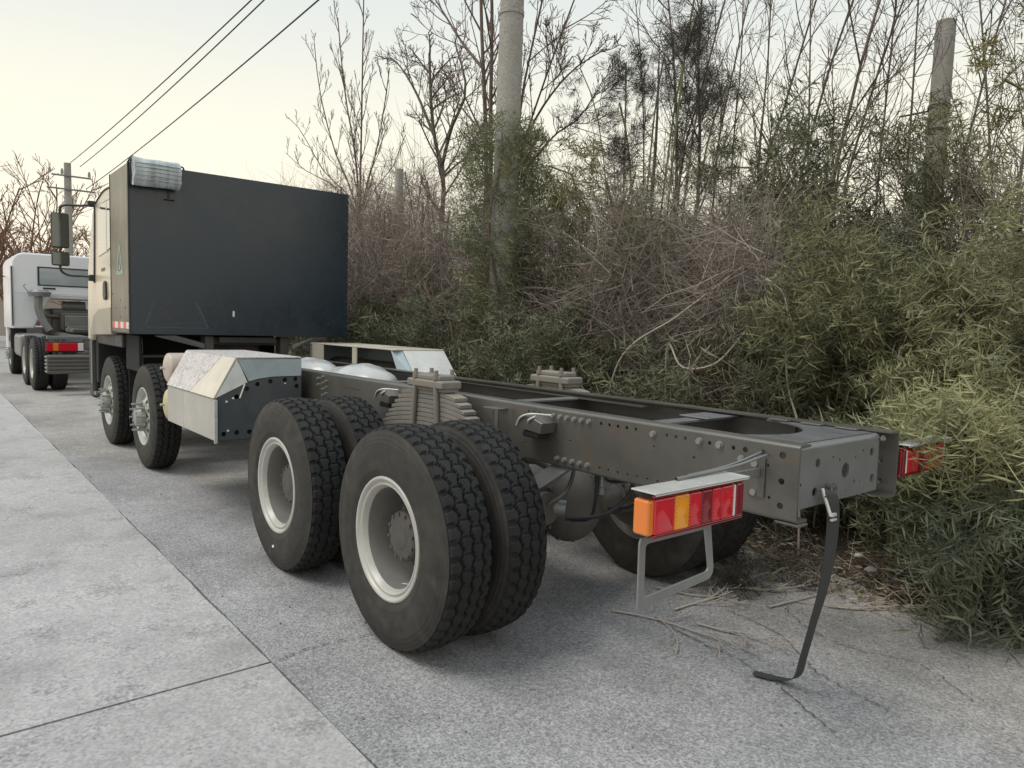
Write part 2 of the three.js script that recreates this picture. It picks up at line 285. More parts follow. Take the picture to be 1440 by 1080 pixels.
const treadG = treadGeometry(0.112, 0.56, 46, 8, 40).toNonIndexed(); treadG.computeVertexNormals();
const sidePts = [[0.29, 0.112], [0.30, 0.122], [0.325, 0.134], [0.345, 0.139], [0.348, 0.1405], [0.352, 0.139], [0.40, 0.144], [0.44, 0.142], [0.470, 0.136], [0.474, 0.1375], [0.478, 0.135], [0.492, 0.1305], [0.496, 0.132], [0.500, 0.1285], [0.512, 0.124], [0.516, 0.1252], [0.52, 0.1215], [0.536, 0.1165]];
const wallG = join([latheX(sidePts, 72), latheX(sidePts.map(p => [p[0], -p[1]]).reverse(), 72)]);
const rimRearG = join(latheX([[0.296, 0.108], [0.309, 0.118], [0.311, 0.126], [0.307, 0.132], [0.299, 0.134], [0.291, 0.130], [0.287, 0.122], [0.283, 0.117], [0.276, 0.117], [0.273, 0.122], [0.267, 0.122], [0.262, 0.114], [0.256, 0.104], [0.25, 0.09]], 64));
const barrelG = join([latheX([[0.25, 0.09], [0.243, 0.05], [0.238, -0.02], [0.236, -0.09], [0.228, -0.105], [0.19, -0.11], [0.10, -0.112]], 56)]);
const rimBackG = join(latheX([[0.25, -0.09], [0.262, -0.104], [0.285, -0.118], [0.305, -0.13], [0.311, -0.122], [0.29, -0.105]], 40));
function ring(n, r, make, phase = 0) { const a = []; for (let i = 0; i < n; i++) { const t = phase + i / n * 2 * PI; a.push(make(r * Math.cos(t), r * Math.sin(t), t)); } return a; }
const hubRearG = join([latheX([[0.165, -0.108], [0.165, -0.06], [0.135, -0.045], [0.128, 0.025], [0.122, 0.038], [0.105, 0.044], [0.06, 0.046], [0.055, 0.052], [0, 0.054]], 36), ...ring(12, 0.112, (y, z) => cyl(0.009, 0.02, 'x', -0.04, y, z, 6))]);
const nutsRearG = join(ring(10, 0.1675 + 0.018, (y, z) => cyl(0.016, 0.05, 'x', 0.09, y, z, 6)));
const rimFrontG = (() => {
  const s = new THREE.Shape(); s.absarc(0, 0, 0.245, 0, 2 * PI); for (const h of ring(10, 0.188, (a, b) => [a, b])) { const p = new THREE.Path(); p.absarc(h[0], h[1], 0.026, 0, 2 * PI, true); s.holes.push(p); }
  const disc = new THREE.ExtrudeGeometry(s, { depth: 0.012, bevelEnabled: false, curveSegments: 16 }); disc.rotateY(PI / 2); disc.computeVertexNormals();
  // dish the disc: the middle stands proud towards -x
  const p = disc.attributes.position; for (let i = 0; i < p.count; i++) { const r = Math.hypot(p.getY(i), p.getZ(i)); p.setX(i, p.getX(i) - 0.075 - 0.05 * Math.min(1, Math.max(0, (0.25 - r) / 0.09))); } disc.computeVertexNormals();
  return join([disc, latheX([[0.296, 0.108], [0.309, 0.118], [0.311, 0.126], [0.305, 0.133], [0.296, 0.132], [0.288, 0.12], [0.27, 0.108], [0.255, 0.09], [0.245, 0.07], [0.24, -0.1], [0.30, -0.13]], 56)]);
})();
const hubFrontG = join([latheX([[0.118, 0.12], [0.118, 0.165], [0.105, 0.172], [0.095, 0.20], [0.07, 0.21], [0, 0.212]], 28), ...ring(8, 0.085, (y, z) => cyl(0.009, 0.02, 'x', -0.205, y, z, 6))]);
const studsG = join([...ring(10, 0.143, (y, z) => cyl(0.019, 0.032, 'x', -0.150, y, z, 6)), ...ring(10, 0.143, (y, z) => cyl(0.011, 0.085, 'x', -0.185, y, z, 8))]);
const drumG = join([cyl(0.20, 0.16, 'x', 0.13, 0, 0, 28), cyl(0.10, 0.10, 'x', 0.2, 0, 0, 16)]);
const treadLowG = treadGeometry(0.112, 0.56, 46, 4, 16).toNonIndexed(); treadLowG.computeVertexNormals();
function wheel(parent, kind, x, z, side, spin, far) {
  const w = part('wheel', parent, x, TY, z); w.rotation.set(spin, 0, 0); if (side > 0) { w.rotation.set(-spin, PI, 0); }
  const ty = same('tyre', far ? treadLowG : treadG, mat.tyre, w); same('sidewall', wallG, mat.wall, w);
  if (kind === 'rear') { same('rim', rimRearG, mat.rim, w); same('rim_barrel', barrelG, mat.barrel, w); same('hub', hubRearG, mat.hub, w); stuff(same('wheel_nuts', nutsRearG, mat.hub, w)); }
  if (kind === 'inner') { same('rim', rimBackG, mat.barrel, w); same('rim_barrel', barrelG, mat.barrel, w); same('brake_drum', drumG, mat.hub, w); }
  if (kind === 'front') { same('rim', rimFrontG, mat.mint, w); same('hub', hubFrontG, mat.boltMint, w); stuff(same('wheel_nuts', studsG, mat.boltMint, w)); same('brake_drum', drumG, mat.hub, w); }
  return w;
}

// ---------------------------------------------------------------- the bare truck chassis
const truck = thing('truck_chassis', 'bare four axle truck chassis with black panelled cab rear and dual rear wheels', 'truck');
const YT = 1.194, YB = 0.894, HW = 0.429, ZE = 1.686, Z1 = -1.42, ZF2 = -5.30, ZF1 = -7.10;
{
  wheel(truck, 'rear', -1.10, 0, -1, 0.35); wheel(truck, 'inner', -0.762, 0, -1, 1.1);
  wheel(truck, 'rear', -1.10, Z1, -1, 1.9); wheel(truck, 'inner', -0.762, Z1, -1, 0.2);
  wheel(truck, 'rear', 1.10, 0, 1, 0.7, true); wheel(truck, 'inner', 0.762, 0, 1, 0.1, true);
  wheel(truck, 'rear', 1.10, Z1, 1, 0.4, true); wheel(truck, 'inner', 0.762, Z1, 1, 2.1, true);
  wheel(truck, 'front', -1.03, ZF2, -1, 0.2); wheel(truck, 'front', 1.03, ZF2, 1, 0.2, true);
  wheel(truck, 'front', -1.03, ZF1, -1, 0.45); wheel(truck, 'front', 1.03, ZF1, 1, 0.2, true);
  // small paint marks on the near wheels: a dash on the tyre, dashes inside the rim
  mesh('tyre_sticker', new THREE.PlaneGeometry(0.034, 0.016).rotateY(-PI / 2).rotateX(-0.35).translate(-1.2472, TY - 0.395, Z1 + 0.005), mat.white, truck);
  const dash = []; for (let i = 0; i < 5; i++) { const a = -0.28 + i * 0.055; dash.push(new THREE.PlaneGeometry(0.02, 0.009).rotateX(-PI / 2).rotateY(0.12).translate(0, -0.2395, 0).rotateX(a).translate(-1.115 - 0.004 * i, TY, 0)); }
  mesh('rim_marking', dash, mat.white, truck);
}
// frame rails: channels with the web outwards; holes are cut through the web
const R1 = rng(5);
function rail(side) {
  const holes = [], bolts = [];
  const H = (z, y, r) => holes.push([z, y, r]), B = (z, y, r = 0.011) => bolts.push([z, y, r]);
  for (let i = 0; i < 7; i++) { if (i < 6) B(0.62 + i * 0.052 - 0.3, 1.155); }
  for (let z = 0.12; z < 0.30; z += 0.045) H(z, 1.158, 0.006);
  for (let i = 0; i < 5; i++) H(0.66 + i * 0.055, 1.155, 0.0085);
  for (let i = 0; i < 3; i++) H(1.06 + i * 0.05, 1.152, 0.008);
  B(0.985, 1.147, 0.013); B(1.235, 1.15, 0.013); H(1.285, 1.149, 0.009); B(1.335, 1.148, 0.014);
  H(1.40, 1.146, 0.009); H(1.455, 1.146, 0.012); H(1.535, 1.148, 0.011); H(1.618, 1.149, 0.014);
  H(0.99, 1.09, 0.007); H(1.21, 1.075, 0.007); H(1.618, 1.047, 0.013); H(1.618, 0.952, 0.013); H(1.56, 1.10, 0.006); H(1.57, 0.975, 0.006);
  B(1.505, 1.10, 0.016); B(1.505, 0.985, 0.014); B(1.44, 1.108, 0.012);
  for (let i = 0; i < 5; i++) B(0.36 + i * 0.055, 0.938, 0.011);
  for (let i = 0; i < 7; i++) H(0.66 + i * 0.06, 0.937, 0.007);
  for (let z = -2.55; z > -8; z -= 0.42) { B(z, 1.14); B(z, 1.09); B(z - 0.06, 0.95); H(z - 0.15, 1.15, 0.008); H(z - 0.2, 1.15, 0.008); }
  for (let k = 0; k < 5; k++) { B(-2.46, 1.16 - k * 0.05, 0.009); B(-2.40, 1.13 - k * 0.05, 0.009); }
  for (let k = 0; k < 8; k++) H(-2.05 + k * 0.032, 1.105, 0.006);
  H(0.45, 1.04, 0.008); H(0.1, 0.98, 0.008);
  const th = 0.011, z0 = -8.35;
  const ok = []; for (const h of holes) if (!ok.some(o => Math.hypot(o[0] - h[0], o[1] - h[1]) < o[2] + h[2] + 0.004)) ok.push(h);
  const web = poly([[z0, YB + 0.012], [ZE, YB + 0.012], [ZE, YT - 0.012], [z0, YT - 0.012]], th, 'x', side < 0 ? -HW : HW - th, ok);
  // flanges with rolled corners
  const fl = (y, up) => { const r = 0.014, pts = []; const s = side < 0 ? 1 : -1, X = x => (side < 0 ? -HW : HW) + s * x;
    for (let i = 0; i <= 4; i++) { const a = i / 4 * PI / 2; pts.push([X(r - r * Math.cos(a)), up ? y - r + r * Math.sin(a) : y + r - r * Math.sin(a)]); }
    pts.push([X(0.082), y], [X(0.082), up ? y - 0.009 : y + 0.009], [X(th), up ? y - 0.012 : y + 0.012]);
    return poly(pts, ZE - z0, 'z', z0); };
  const m = mesh('frame_rail', [web, fl(YT, true), fl(YB, false)], mat.frame, truck);
  stuff(mesh('bolts', bolts.map(([z, y, r]) => join([cyl(r * 1.25, 0.004, 'x', side * (HW + 0.002), y, z, 12), cyl(r, 0.012, 'x', side * (HW + 0.009), y, z, 6)])), mat.bolt, m));
  return m;
}
rail(-1); rail(1);
// thin reinforcement strip inside the far rail's top, seen as a second bright line
mesh('rail_liner', [poly([[0.405, -4.6], [0.415, -4.6], [0.352, 0.3], [0.30, 0.3]], 0.007, 'y', YT - 0.035), bx(0.404, 0.412, 0.93, YT - 0.03, -4.6, 1.2, 0.002)], mat.frame, truck);
// the closing crossmember: channel with its web rearwards and a gusset top with a curved cut-out
{
  const zc = 1.640, x0 = -HW + 0.013, x1 = 0.335;
  const cm = part('end_crossmember', truck);
  const hs = [[-0.2, 1.100, 0.019], [-0.212, 0.983, 0.019], [0.036, 1.046, 0.033], [0.27, 1.105, 0.019], [0.285, 0.985, 0.019], [-0.075, 1.112, 0.006], [-0.02, 1.098, 0.007], [0.12, 1.095, 0.006], [0.185, 1.118, 0.006], [-0.325, 1.025, 0.006], [-0.06, 0.996, 0.008], [0.12, 0.99, 0.008], [0.17, 0.982, 0.005], [0.05, 0.958, 0.005]];
  mesh('web', poly([[x0, 0.927], [x1, 0.927], [x1, 1.152], [x1 - 0.03, 1.162], [x0 + 0.03, 1.162], [x0, 1.152]], 0.008, 'z', zc - 0.008, hs), mat.member, cm);
  // rolled top edge and gusset: outline in x,z with an arched opening towards the front
  const roll = []; for (let i = 0; i <= 5; i++) { const a = i / 5 * PI / 2; roll.push([zc - 0.022 + 0.022 * Math.cos(a), 1.160 + 0.022 * Math.sin(a)]); } roll.push([zc - 0.03, 1.182], [zc - 0.03, 1.172], [zc - 0.008, 1.160]);
  mesh('rolled_edge', poly(roll, x1 - x0, 'x', x0), mat.member, cm);
  const arch = []; for (let i = 0; i <= 16; i++) { const t = i / 16; arch.push([x1 + (x0 - x1) * t, 1.08 + 0.36 * Math.sin(PI * t) ** 0.55]); }
  mesh('gusset', poly([[x0, zc - 0.022], [x1, zc - 0.022], ...arch], 0.008, 'y', 1.174), mat.member, cm);
  mesh('lower_flange', bx(x0, x1, 0.922, 0.930, zc - 0.09, zc - 0.009, 0.002), mat.member, cm);
  mesh('tow_eye', [new THREE.TorusGeometry(0.03, 0.008, 8, 16).rotateY(0.5).translate(-0.12, 0.965, zc + 0.022), cyl(0.014, 0.05, 'z', -0.12, 0.995, zc + 0.015, 8)], mat.hub, cm);
  mesh('rear_bracket', [bx(-0.425, -0.36, YB - 0.012, YB - 0.002, ZE - 0.09, ZE + 0.012, 0.002)], mat.frame, cm);
  for (const z of [1.16, 1.33, 1.5]) mesh('clip', bx(0.30, 0.345, 1.183, 1.192, z - 0.05, z + 0.05, 0.003), mat.frame, cm);
}
// cross members, the tubes and pipes between the rails
for (const z of [0.79, -0.30, -1.83, -3.3, -4.9]) {
  const c = part('crossmember', truck);
  mesh('top_plate', bx(-HW + 0.02, HW - 0.02, 1.150, 1.163, z - 0.045, z + 0.045, 0.003), mat.member, c);
  mesh('web', bx(-HW + 0.02, HW - 0.02, 0.95, 1.149, z - 0.006, z + 0.006, 0.003), mat.frameDark, c);
}
mesh('crossmember_gusset', bx(0.12, 0.40, 1.166, 1.174, 0.70, 0.88, 0.003), mat.member, truck); mesh('crossmember_gusset', bx(-0.40, -0.25, 1.166, 1.174, 0.70, 0.88, 0.003), mat.member, truck);
{
  const hz = [0.9, 0.5, 0.1, -0.4, -0.9, -1.5, -2.2], A = rng(8);
  for (const [x, y, r] of [[0.34, 1.03, 0.014], [0.30, 1.00, 0.011], [-0.33, 1.05, 0.012], [-0.29, 1.01, 0.016]]) mesh('air_hose', tube(hz.map(z => [x + 0.02 * (A() - 0.5), y + 0.02 * (A() - 0.5), z]), r, 40, 8), mat.hose, truck);
  mesh('wiring_plug', [tube([[0.02, 1.00, 1.25], [0.06, 1.10, 1.30], [0.09, 1.135, 1.33]], 0.014, 10, 8), cyl(0.03, 0.035, 'y', 0.095, 1.135, 1.335, 12)], mat.hose, truck);
  mesh('wiring_plug_tip', rod(V(0.095, 1.14, 1.34), V(0.14, 1.085, 1.40), 0.014, 10), mat.white, truck);
}
// gearbox under a pale wrapping between the rails
{
  const g = new THREE.SphereGeometry(1, 28, 16); g.scale(0.27, 0.15, 0.42); g.translate(0.0, 1.10, -2.62);
  const h = new THREE.SphereGeometry(1, 24, 14); h.scale(0.22, 0.15, 0.45); h.translate(-0.10, 1.11, -3.4);
  for (const q of [g, h]) { const p = q.attributes.position; for (let i = 0; i < p.count; i++) { const n = fnoise(p.getX(i) * 7 + 3, p.getZ(i) * 7 + p.getY(i) * 5, 3) - 0.5; p.setXYZ(i, p.getX(i) * (1 + 0.06 * n), p.getY(i) + 0.05 * n, p.getZ(i) + 0.03 * n); } q.computeVertexNormals(); }
  mesh('wrapped_gearbox', [g, h], mat.wrapped, truck);
  mesh('transmission', [bx(-0.25, 0.25, 0.6, 1.04, -4.2, -2.5, 0.08), cyl(0.16, 0.5, 'z', 0, 0.85, -2.3, 20)], mat.hub, truck);
  mesh('propeller_shaft', [rod(V(0, 0.80, -2.1), V(0, 0.66, -1.62), 0.055, 16), rod(V(0, 0.66, -1.2), V(0, 0.64, -0.25), 0.055, 16)], mat.frameDark, truck);
}
// rear axles
for (const z of [0, Z1]) {
  const a = part('rear_axle', truck);
  mesh('axle_tube', [cyl(0.085, 1.3, 'x', 0, TY, z, 18), cyl(0.11, 0.2, 'x', -0.5, TY, z, 18), cyl(0.11, 0.2, 'x', 0.5, TY, z, 18)], mat.hub, a);
  const d = new THREE.SphereGeometry(0.235, 24, 16); d.scale(0.9, 1, 0.8); d.translate(0.02, TY + 0.02, z);
  mesh('differential', [d, cyl(0.13, 0.3, 'z', 0.02, TY + 0.06, z - 0.22, 18), ...ring(12, 0.225, (p, q) => cyl(0.012, 0.03, 'z', 0.02 + p, TY + 0.02 + q, z + 0.03, 6))], mat.hub, a);
  for (const s of [-1, 1]) mesh('brake_chamber', [cyl(0.09, 0.13, 'z', s * 0.42, TY + 0.10, z + 0.22, 20), cyl(0.096, 0.02, 'z', s * 0.42, TY + 0.10, z + 0.22, 20), cyl(0.02, 0.1, 'z', s * 0.42, TY + 0.10, z + 0.11, 8), tube([[s * 0.42, TY + 0.12, z + 0.29], [s * 0.36, TY + 0.2, z + 0.36], [s * 0.25, TY + 0.34, z + 0.3], [s * 0.2, TY + 0.42, z + 0.1]], 0.011, 14, 6)], mat.frameDark, a);
  mesh('torque_rod', [rod(V(-0.12, TY + 0.24, z + 0.02), V(-0.32, 0.98, z + (z ? 0.5 : -0.45)), 0.035, 12), rod(V(0.16, TY + 0.24, z + 0.02), V(0.32, 0.98, z + (z ? 0.5 : -0.45)), 0.035, 12)], mat.strut, a);
}
mesh('shock_link', [quadPlate(V(-0.40, 0.90, 0.30), V(-0.40, 0.90, 0.44), V(-0.46, 0.72, 0.20), V(-0.46, 0.72, 0.06), 0.02), rod(V(-0.47, 0.66, 0.12), V(-0.30, 0.64, 0.3), 0.045, 14)], mat.strut, truck);
for (const g of [tube([[-0.33, 0.92, 0.55], [-0.30, 0.74, 0.52], [-0.26, 0.62, 0.45], [-0.2, 0.55, 0.25]], 0.010, 16, 6), tube([[-0.25, 0.95, 0.72], [-0.24, 0.80, 0.70], [-0.30, 0.68, 0.6], [-0.34, 0.6, 0.35]], 0.011, 16, 6), tube([[0.1, 0.93, 0.62], [0.05, 0.74, 0.58], [0.1, 0.62, 0.4], [0.15, 0.56, 0.2]], 0.012, 16, 6), tube([[-0.38, 0.89, 0.8], [-0.3, 0.85, 0.6], [-0.2, 0.86, 0.5], [-0.05, 0.9, 0.4]], 0.009, 16, 6)]) mesh('air_line', g, mat.hose, truck);
mesh('air_valve', [bx(-0.30, -0.22, 0.80, 0.89, 0.48, 0.56, 0.012), cyl(0.022, 0.04, 'y', -0.26, 0.78, 0.52, 10), cyl(0.014, 0.05, 'x', -0.31, 0.85, 0.52, 8)], mat.strut, truck);
// leaf springs with saddle and U bolts
function spring(side) {
  const x = side * 0.515, z0 = -0.69, s = part('leaf_spring', truck);
  const n = 12;
  for (let k = 0; k < n; k++) {
    const half = 0.30 + 0.42 * (k / (n - 1)) ** 0.9, y = 1.205 - k * 0.0285, f = [];
    const up = [], dn = [], N = 10, th = 0.0215;
    for (let i = 0; i <= N; i++) { const t = -1 + 2 * i / N, z = z0 + t * half, dy = -0.11 * (t * half) ** 2 / 0.52; const e = Math.abs(t) === 1 ? 0.006 : 0; up.push([z, y + dy - e]); dn.push([z, y + dy - th]); }
    mesh('leaf', poly([...dn, ...up.reverse()], 0.088 - (k % 2) * 0.003, 'x', x - 0.044, [], 0.002), mat.leaf, s);
  }
  mesh('saddle', [box(0.15, 0.052, 0.40, x, 1.248, z0, 0.014), box(0.12, 0.035, 0.30, x, 1.288, z0, 0.012), box(0.11, 0.022, 0.30, x, 1.216, z0 + 0.04, 0.003)], mat.leaf, s);
  for (const a of [-1, 1]) for (const b of [-1, 1]) mesh('nut', [cyl(0.021, 0.03, 'y', x + a * 0.058, 1.292, z0 + b * 0.115, 6), cyl(0.013, 0.04, 'y', x + a * 0.058, 1.315, z0 + b * 0.115, 8)], mat.leaf, s);
  for (const b of [-1, 1]) for (const a of [-1, 1]) mesh('u_bolt', rod(V(x + a * 0.058, 1.245, z0 + b * 0.115), V(x + a * 0.060, 0.80, z0 + b * 0.155), 0.0185, 10), mat.leaf, s);
  mesh('trunnion', [box(0.17, 0.08, 0.36, x, 0.82, z0, 0.02), cyl(0.12, 0.2, 'x', x, 0.70, z0, 24)], mat.hub, s);
}
spring(-1); spring(1);
mesh('trunnion_tube', [cyl(0.08, 1.0, 'x', 0, 0.70, -0.69, 18), bx(-0.44, -0.34, 0.62, 0.90, -0.9, -0.48, 0.02), bx(0.34, 0.44, 0.62, 0.90, -0.9, -0.48, 0.02)], mat.hub, truck);
// bump stops on both ends of the spring and the small bracket
for (const z of [0.245, -1.30]) for (const s of [-1, 1]) {
  const b = part('bump_stop', truck), x = s * HW;
  mesh('bracket', [poly([[z - 0.10, 1.085], [z + 0.085, 1.07], [z + 0.10, 1.12], [z + 0.02, 1.145], [z - 0.06, 1.145]], 0.10, 'x', s < 0 ? x - 0.104 : x + 0.004, [], 0.003)], mat.frame, b);
  mesh('wire_loop', [tube([[x + s * 0.105, 1.09, z - 0.10], [x + s * 0.115, 1.135, z - 0.06], [x + s * 0.105, 1.160, z + 0.0], [x + s * 0.03, 1.160, z + 0.09]], 0.006, 16, 6), tube([[x + s * 0.09, 1.10, z - 0.02], [x + s * 0.115, 1.13, z + 0.01], [x + s * 0.10, 1.155, z + 0.05]], 0.006, 12, 6)], mat.zinc, b);
  mesh('rubber', bx(x + s * 0.02, x + s * 0.09, 1.035, 1.068, z - 0.07, z + 0.05, 0.01), mat.hose, b);
}
mesh('hose_bracket', [bx(-HW - 0.07, -HW - 0.002, 1.145, 1.153, -0.20, -0.06, 0.002), bx(-HW - 0.07, -HW - 0.06, 1.04, 1.144, -0.09, -0.06, 0.002)], mat.frame, truck);
// tail lamps: zinc shelf on an arm, housing, coloured lenses
function tailLamp(side) {
  const L = part('tail_lamp', truck), q = t => 0.66 + (t - 0.45) * 0.918, Y = y => 1.010 + (y - 0.945) * 0.95, x = t => side * q(t), zf = 1.600;      // t runs from 0.43 (inner) to 1.09 (outer)
  const slab = (a, b, y0, y1, z0, z1, r) => bx(x(a), x(b), Y(y0), Y(y1), z0, z1, r);
  mesh('housing', slab(0.455, 1.0, 0.868, 1.024, zf - 0.065, zf - 0.004, 0.012), mat.hose, L);
  mesh('lens_frame', [slab(0.45, 1.0, 1.008, 1.022, zf - 0.006, zf + 0.006, 0.004), slab(0.45, 1.0, 0.868, 0.882, zf - 0.006, zf + 0.006, 0.004), slab(0.45, 0.468, 0.883, 1.007, zf - 0.006, zf + 0.006, 0.004)], mat.redDark, L);
  const seg = [[0.47, 0.505, 'redDark'], [0.507, 0.522, 'clear'], [0.524, 0.60, 'red'], [0.602, 0.66, 'red'], [0.662, 0.725, 'redDark'], [0.727, 0.80, 'red'], [0.802, 0.885, 'amber'], [0.887, 0.998, 'red']];
  for (const [a, b, m] of seg) {
    const g = []; g.push(slab(a, b, 0.883, 1.007, zf - 0.010, zf + 0.010, 0.006));
    if (b - a > 0.05) { const cx = x((a + b) / 2), w = (b - a) * 0.93; g.push(new THREE.ConeGeometry(w * 0.60, 0.012, 4).rotateY(PI / 4).rotateX(PI / 2).scale(1, 0.055 / (w * 0.45), 1).translate(cx, Y(0.945), zf + 0.0155)); for (let i = 0; i < 9; i++) g.push(box(w * 0.9, 0.0022, 0.003, cx, Y(0.890 + i * 0.0137), zf + 0.0105, 0)); }
    mesh('lens', g, mat[m], L);
  }
  mesh('side_marker', [slab(0.99, 1.028, 0.880, 1.006, zf - 0.062, zf + 0.004, 0.010)], mat.orange, L);
  mesh('shelf', [slab(0.465, 1.034, 1.032, 1.038, zf - 0.068, zf + 0.036, 0.002), slab(0.465, 1.03, 1.026, 1.0315, zf + 0.031, zf + 0.0355, 0.002)], mat.zinc, L);
  const X = v => side * v;
  mesh('arm', [tube([[X(0.98), 1.106, zf - 0.055], [X(0.80), 1.108, zf - 0.06], [X(0.62), 1.116, zf - 0.055], [X(0.44), 1.140, zf - 0.045]], 0.006, 16, 8), tube([[X(0.90), 1.106, zf - 0.07], [X(0.72), 1.110, zf - 0.075], [X(0.58), 1.122, zf - 0.075], [X(0.435), 1.148, zf - 0.07]], 0.005, 16, 8), bx(X(0.435), X(0.70), 1.05, 1.085, zf - 0.085, zf - 0.07, 0.004)], mat.strut, L);
  mesh('mounting_plate', bx(X(0.431), X(0.437), 0.97, 1.125, 1.48, 1.55, 0.002), mat.frame, L);
  if (side < 0) {
    const s = new THREE.Shape(), P = (a, b) => [-(0.75 + (-a - 0.565) * 0.847), 0.69 + (b - 0.6) * 0.914], mv = (o, k, ...c) => { const r = []; for (let i = 0; i < c.length; i += 2) r.push(...P(c[i], c[i + 1])); o[k](...r); };
    mv(s, 'moveTo', -1.055, 0.60); mv(s, 'lineTo', -0.61, 0.628); mv(s, 'quadraticCurveTo', -0.565, 0.633, -0.570, 0.68); mv(s, 'lineTo', -0.605, 0.868); mv(s, 'lineTo', -1.02, 0.868); mv(s, 'quadraticCurveTo', -1.06, 0.868, -1.058, 0.83); s.closePath();
    const h = new THREE.Path(); mv(h, 'moveTo', -1.022, 0.636); mv(h, 'lineTo', -1.024, 0.815); mv(h, 'quadraticCurveTo', -1.024, 0.838, -1.0, 0.838); mv(h, 'lineTo', -0.642, 0.838); mv(h, 'lineTo', -0.604, 0.682); mv(h, 'quadraticCurveTo', -0.6, 0.662, -0.63, 0.660); h.closePath(); s.holes.push(h);
    const g = new THREE.ExtrudeGeometry(s, { depth: 0.006, bevelEnabled: true, bevelSize: 0.001, bevelThickness: 0.001, bevelSegments: 1 }); g.translate(0, 0, zf - 0.05);
    mesh('guard_loop', g, mat.strut, L);
  }
}
tailLamp(-1); tailLamp(1);
// the near-side equipment cover with sheet panels
{
  const c = part('side_cover', truck), x0 = -1.22, x1 = -0.52, zb = -2.69, zf = -4.05, yb = 0.66, ys = 0.985, xt = -1.05, yt = 1.30, t = 0.012;
  mesh('side_panel', [bx(x0, x0 + t, yb, ys, -3.55, zb + 0.004, 0.003), bx(x0, x0 + t, yb, ys, zf, -3.554, 0.003)], mat.coverSide, c);
  mesh('edge_trim', bx(x0 - 0.006, x0 + 0.020, yb - 0.02, ys - 0.004, zb + 0.0045, zb + 0.016, 0.003), mat.zinc, c);
  const slope = (za, zb2, tilt) => quadPlate(V(x0, ys + 0.003, za), V(x0, ys + 0.003, zb2), V(xt, yt, zb2 - tilt), V(xt, yt, za - (tilt ? 0.10 : 0)), 0.010);
  mesh('slope_panel', quadPlate(V(x0, ys + 0.004, zf), V(x0, ys + 0.004, -3.33), V(xt, yt, -3.02), V(xt, yt, zf), 0.010), mat.film, c).userData.label = 'mottled plastic filmed slope panel';
  mesh('slope_panel', quadPlate(V(x0, ys + 0.004, -3.32), V(x0, ys + 0.004, zb), V(xt, yt, zb), V(xt, yt, -3.01), 0.010), mat.coverCream, c).userData.label = 'cream slope panel';
  const hole = [[-1.05, 1.00], [-0.97, 1.06], [-0.885, 1.095], [-0.78, 1.115], [-0.66, 1.125], [-0.57, 1.13], [-0.56, 1.07], [-1.15, 0.71], [-1.05, 0.715], [-0.95, 0.715], [-0.8, 0.72], [-0.65, 0.72]].map(p => [p[0], p[1], 0.019]);
  mesh('rear_plate', poly([[x0 + 0.002, yb], [x1, yb], [x1, 1.150], [-0.78, 1.145], [-0.90, 1.128], [-0.98, 1.10], [x0 + 0.002, ys]], 0.008, 'z', zb - 0.006, hole), mat.plate, c);
  mesh('corner_panel', poly([[x0 + 0.006, ys + 0.008], [-0.965, 1.112], [-1.03, yt - 0.04], [xt, yt - 0.01]], 0.006, 'z', zb - 0.004), mat.coverWhite, c);
  mesh('upper_panel', poly([[-0.955, 1.118], [-0.89, 1.136], [-0.775, 1.152], [x1, 1.156], [x1, yt - 0.004], [xt + 0.008, yt - 0.004], [-1.02, yt - 0.05]], 0.006, 'z', zb - 0.0045), mat.coverBlue, c);
  mesh('deck', bx(xt - 0.004, x1, yt + 0.001, yt + 0.012, zf, zb + 0.006, 0.003), mat.film, c);
  mesh('inner_wall', [bx(x1 - 0.01, x1, yb, yt, zf, zb - 0.01, 0.002), bx(x0 + 0.02, x1 - 0.012, yb - 0.008, yb - 0.001, zf, zb - 0.01, 0.002), bx(x0 + 0.02, x1 - 0.012, yb, ys, zf, zf + 0.01, 0.002)], mat.plate, c);
  mesh('cable_tie', [rod(V(-0.99, 1.10, zb + 0.012), V(-1.03, 0.99, zb + 0.014), 0.006, 6), cyl(0.008, 0.01, 'z', -1.08, 0.99, zb + 0.006, 8), cyl(0.008, 0.01, 'z', -1.13, 0.965, zb + 0.006, 8), cyl(0.008, 0.01, 'z', -1.12, 0.735, zb + 0.006, 8), cyl(0.006, 0.01, 'z', -0.66, 1.095, zb + 0.006, 8)], mat.white, c);
  const dome = (y, r, m, z) => { const g = new THREE.SphereGeometry(r, 24, 12, 0, 2 * PI, 0, PI / 2); g.scale(1, 0.30, 1); g.rotateZ(PI / 2); g.translate(-1.165, y, z); return mesh('air_tank', [g, cyl(r, 0.6, 'x', -0.865, y, z, 28), cyl(0.012, 0.04, 'x', -1.165 - 0.3 * r - 0.015, y, z, 8)], m, truck); };
  dome(0.79, 0.148, mat.tankYellow, -4.22); dome(1.135, 0.14, mat.tankPink, -4.22);
}
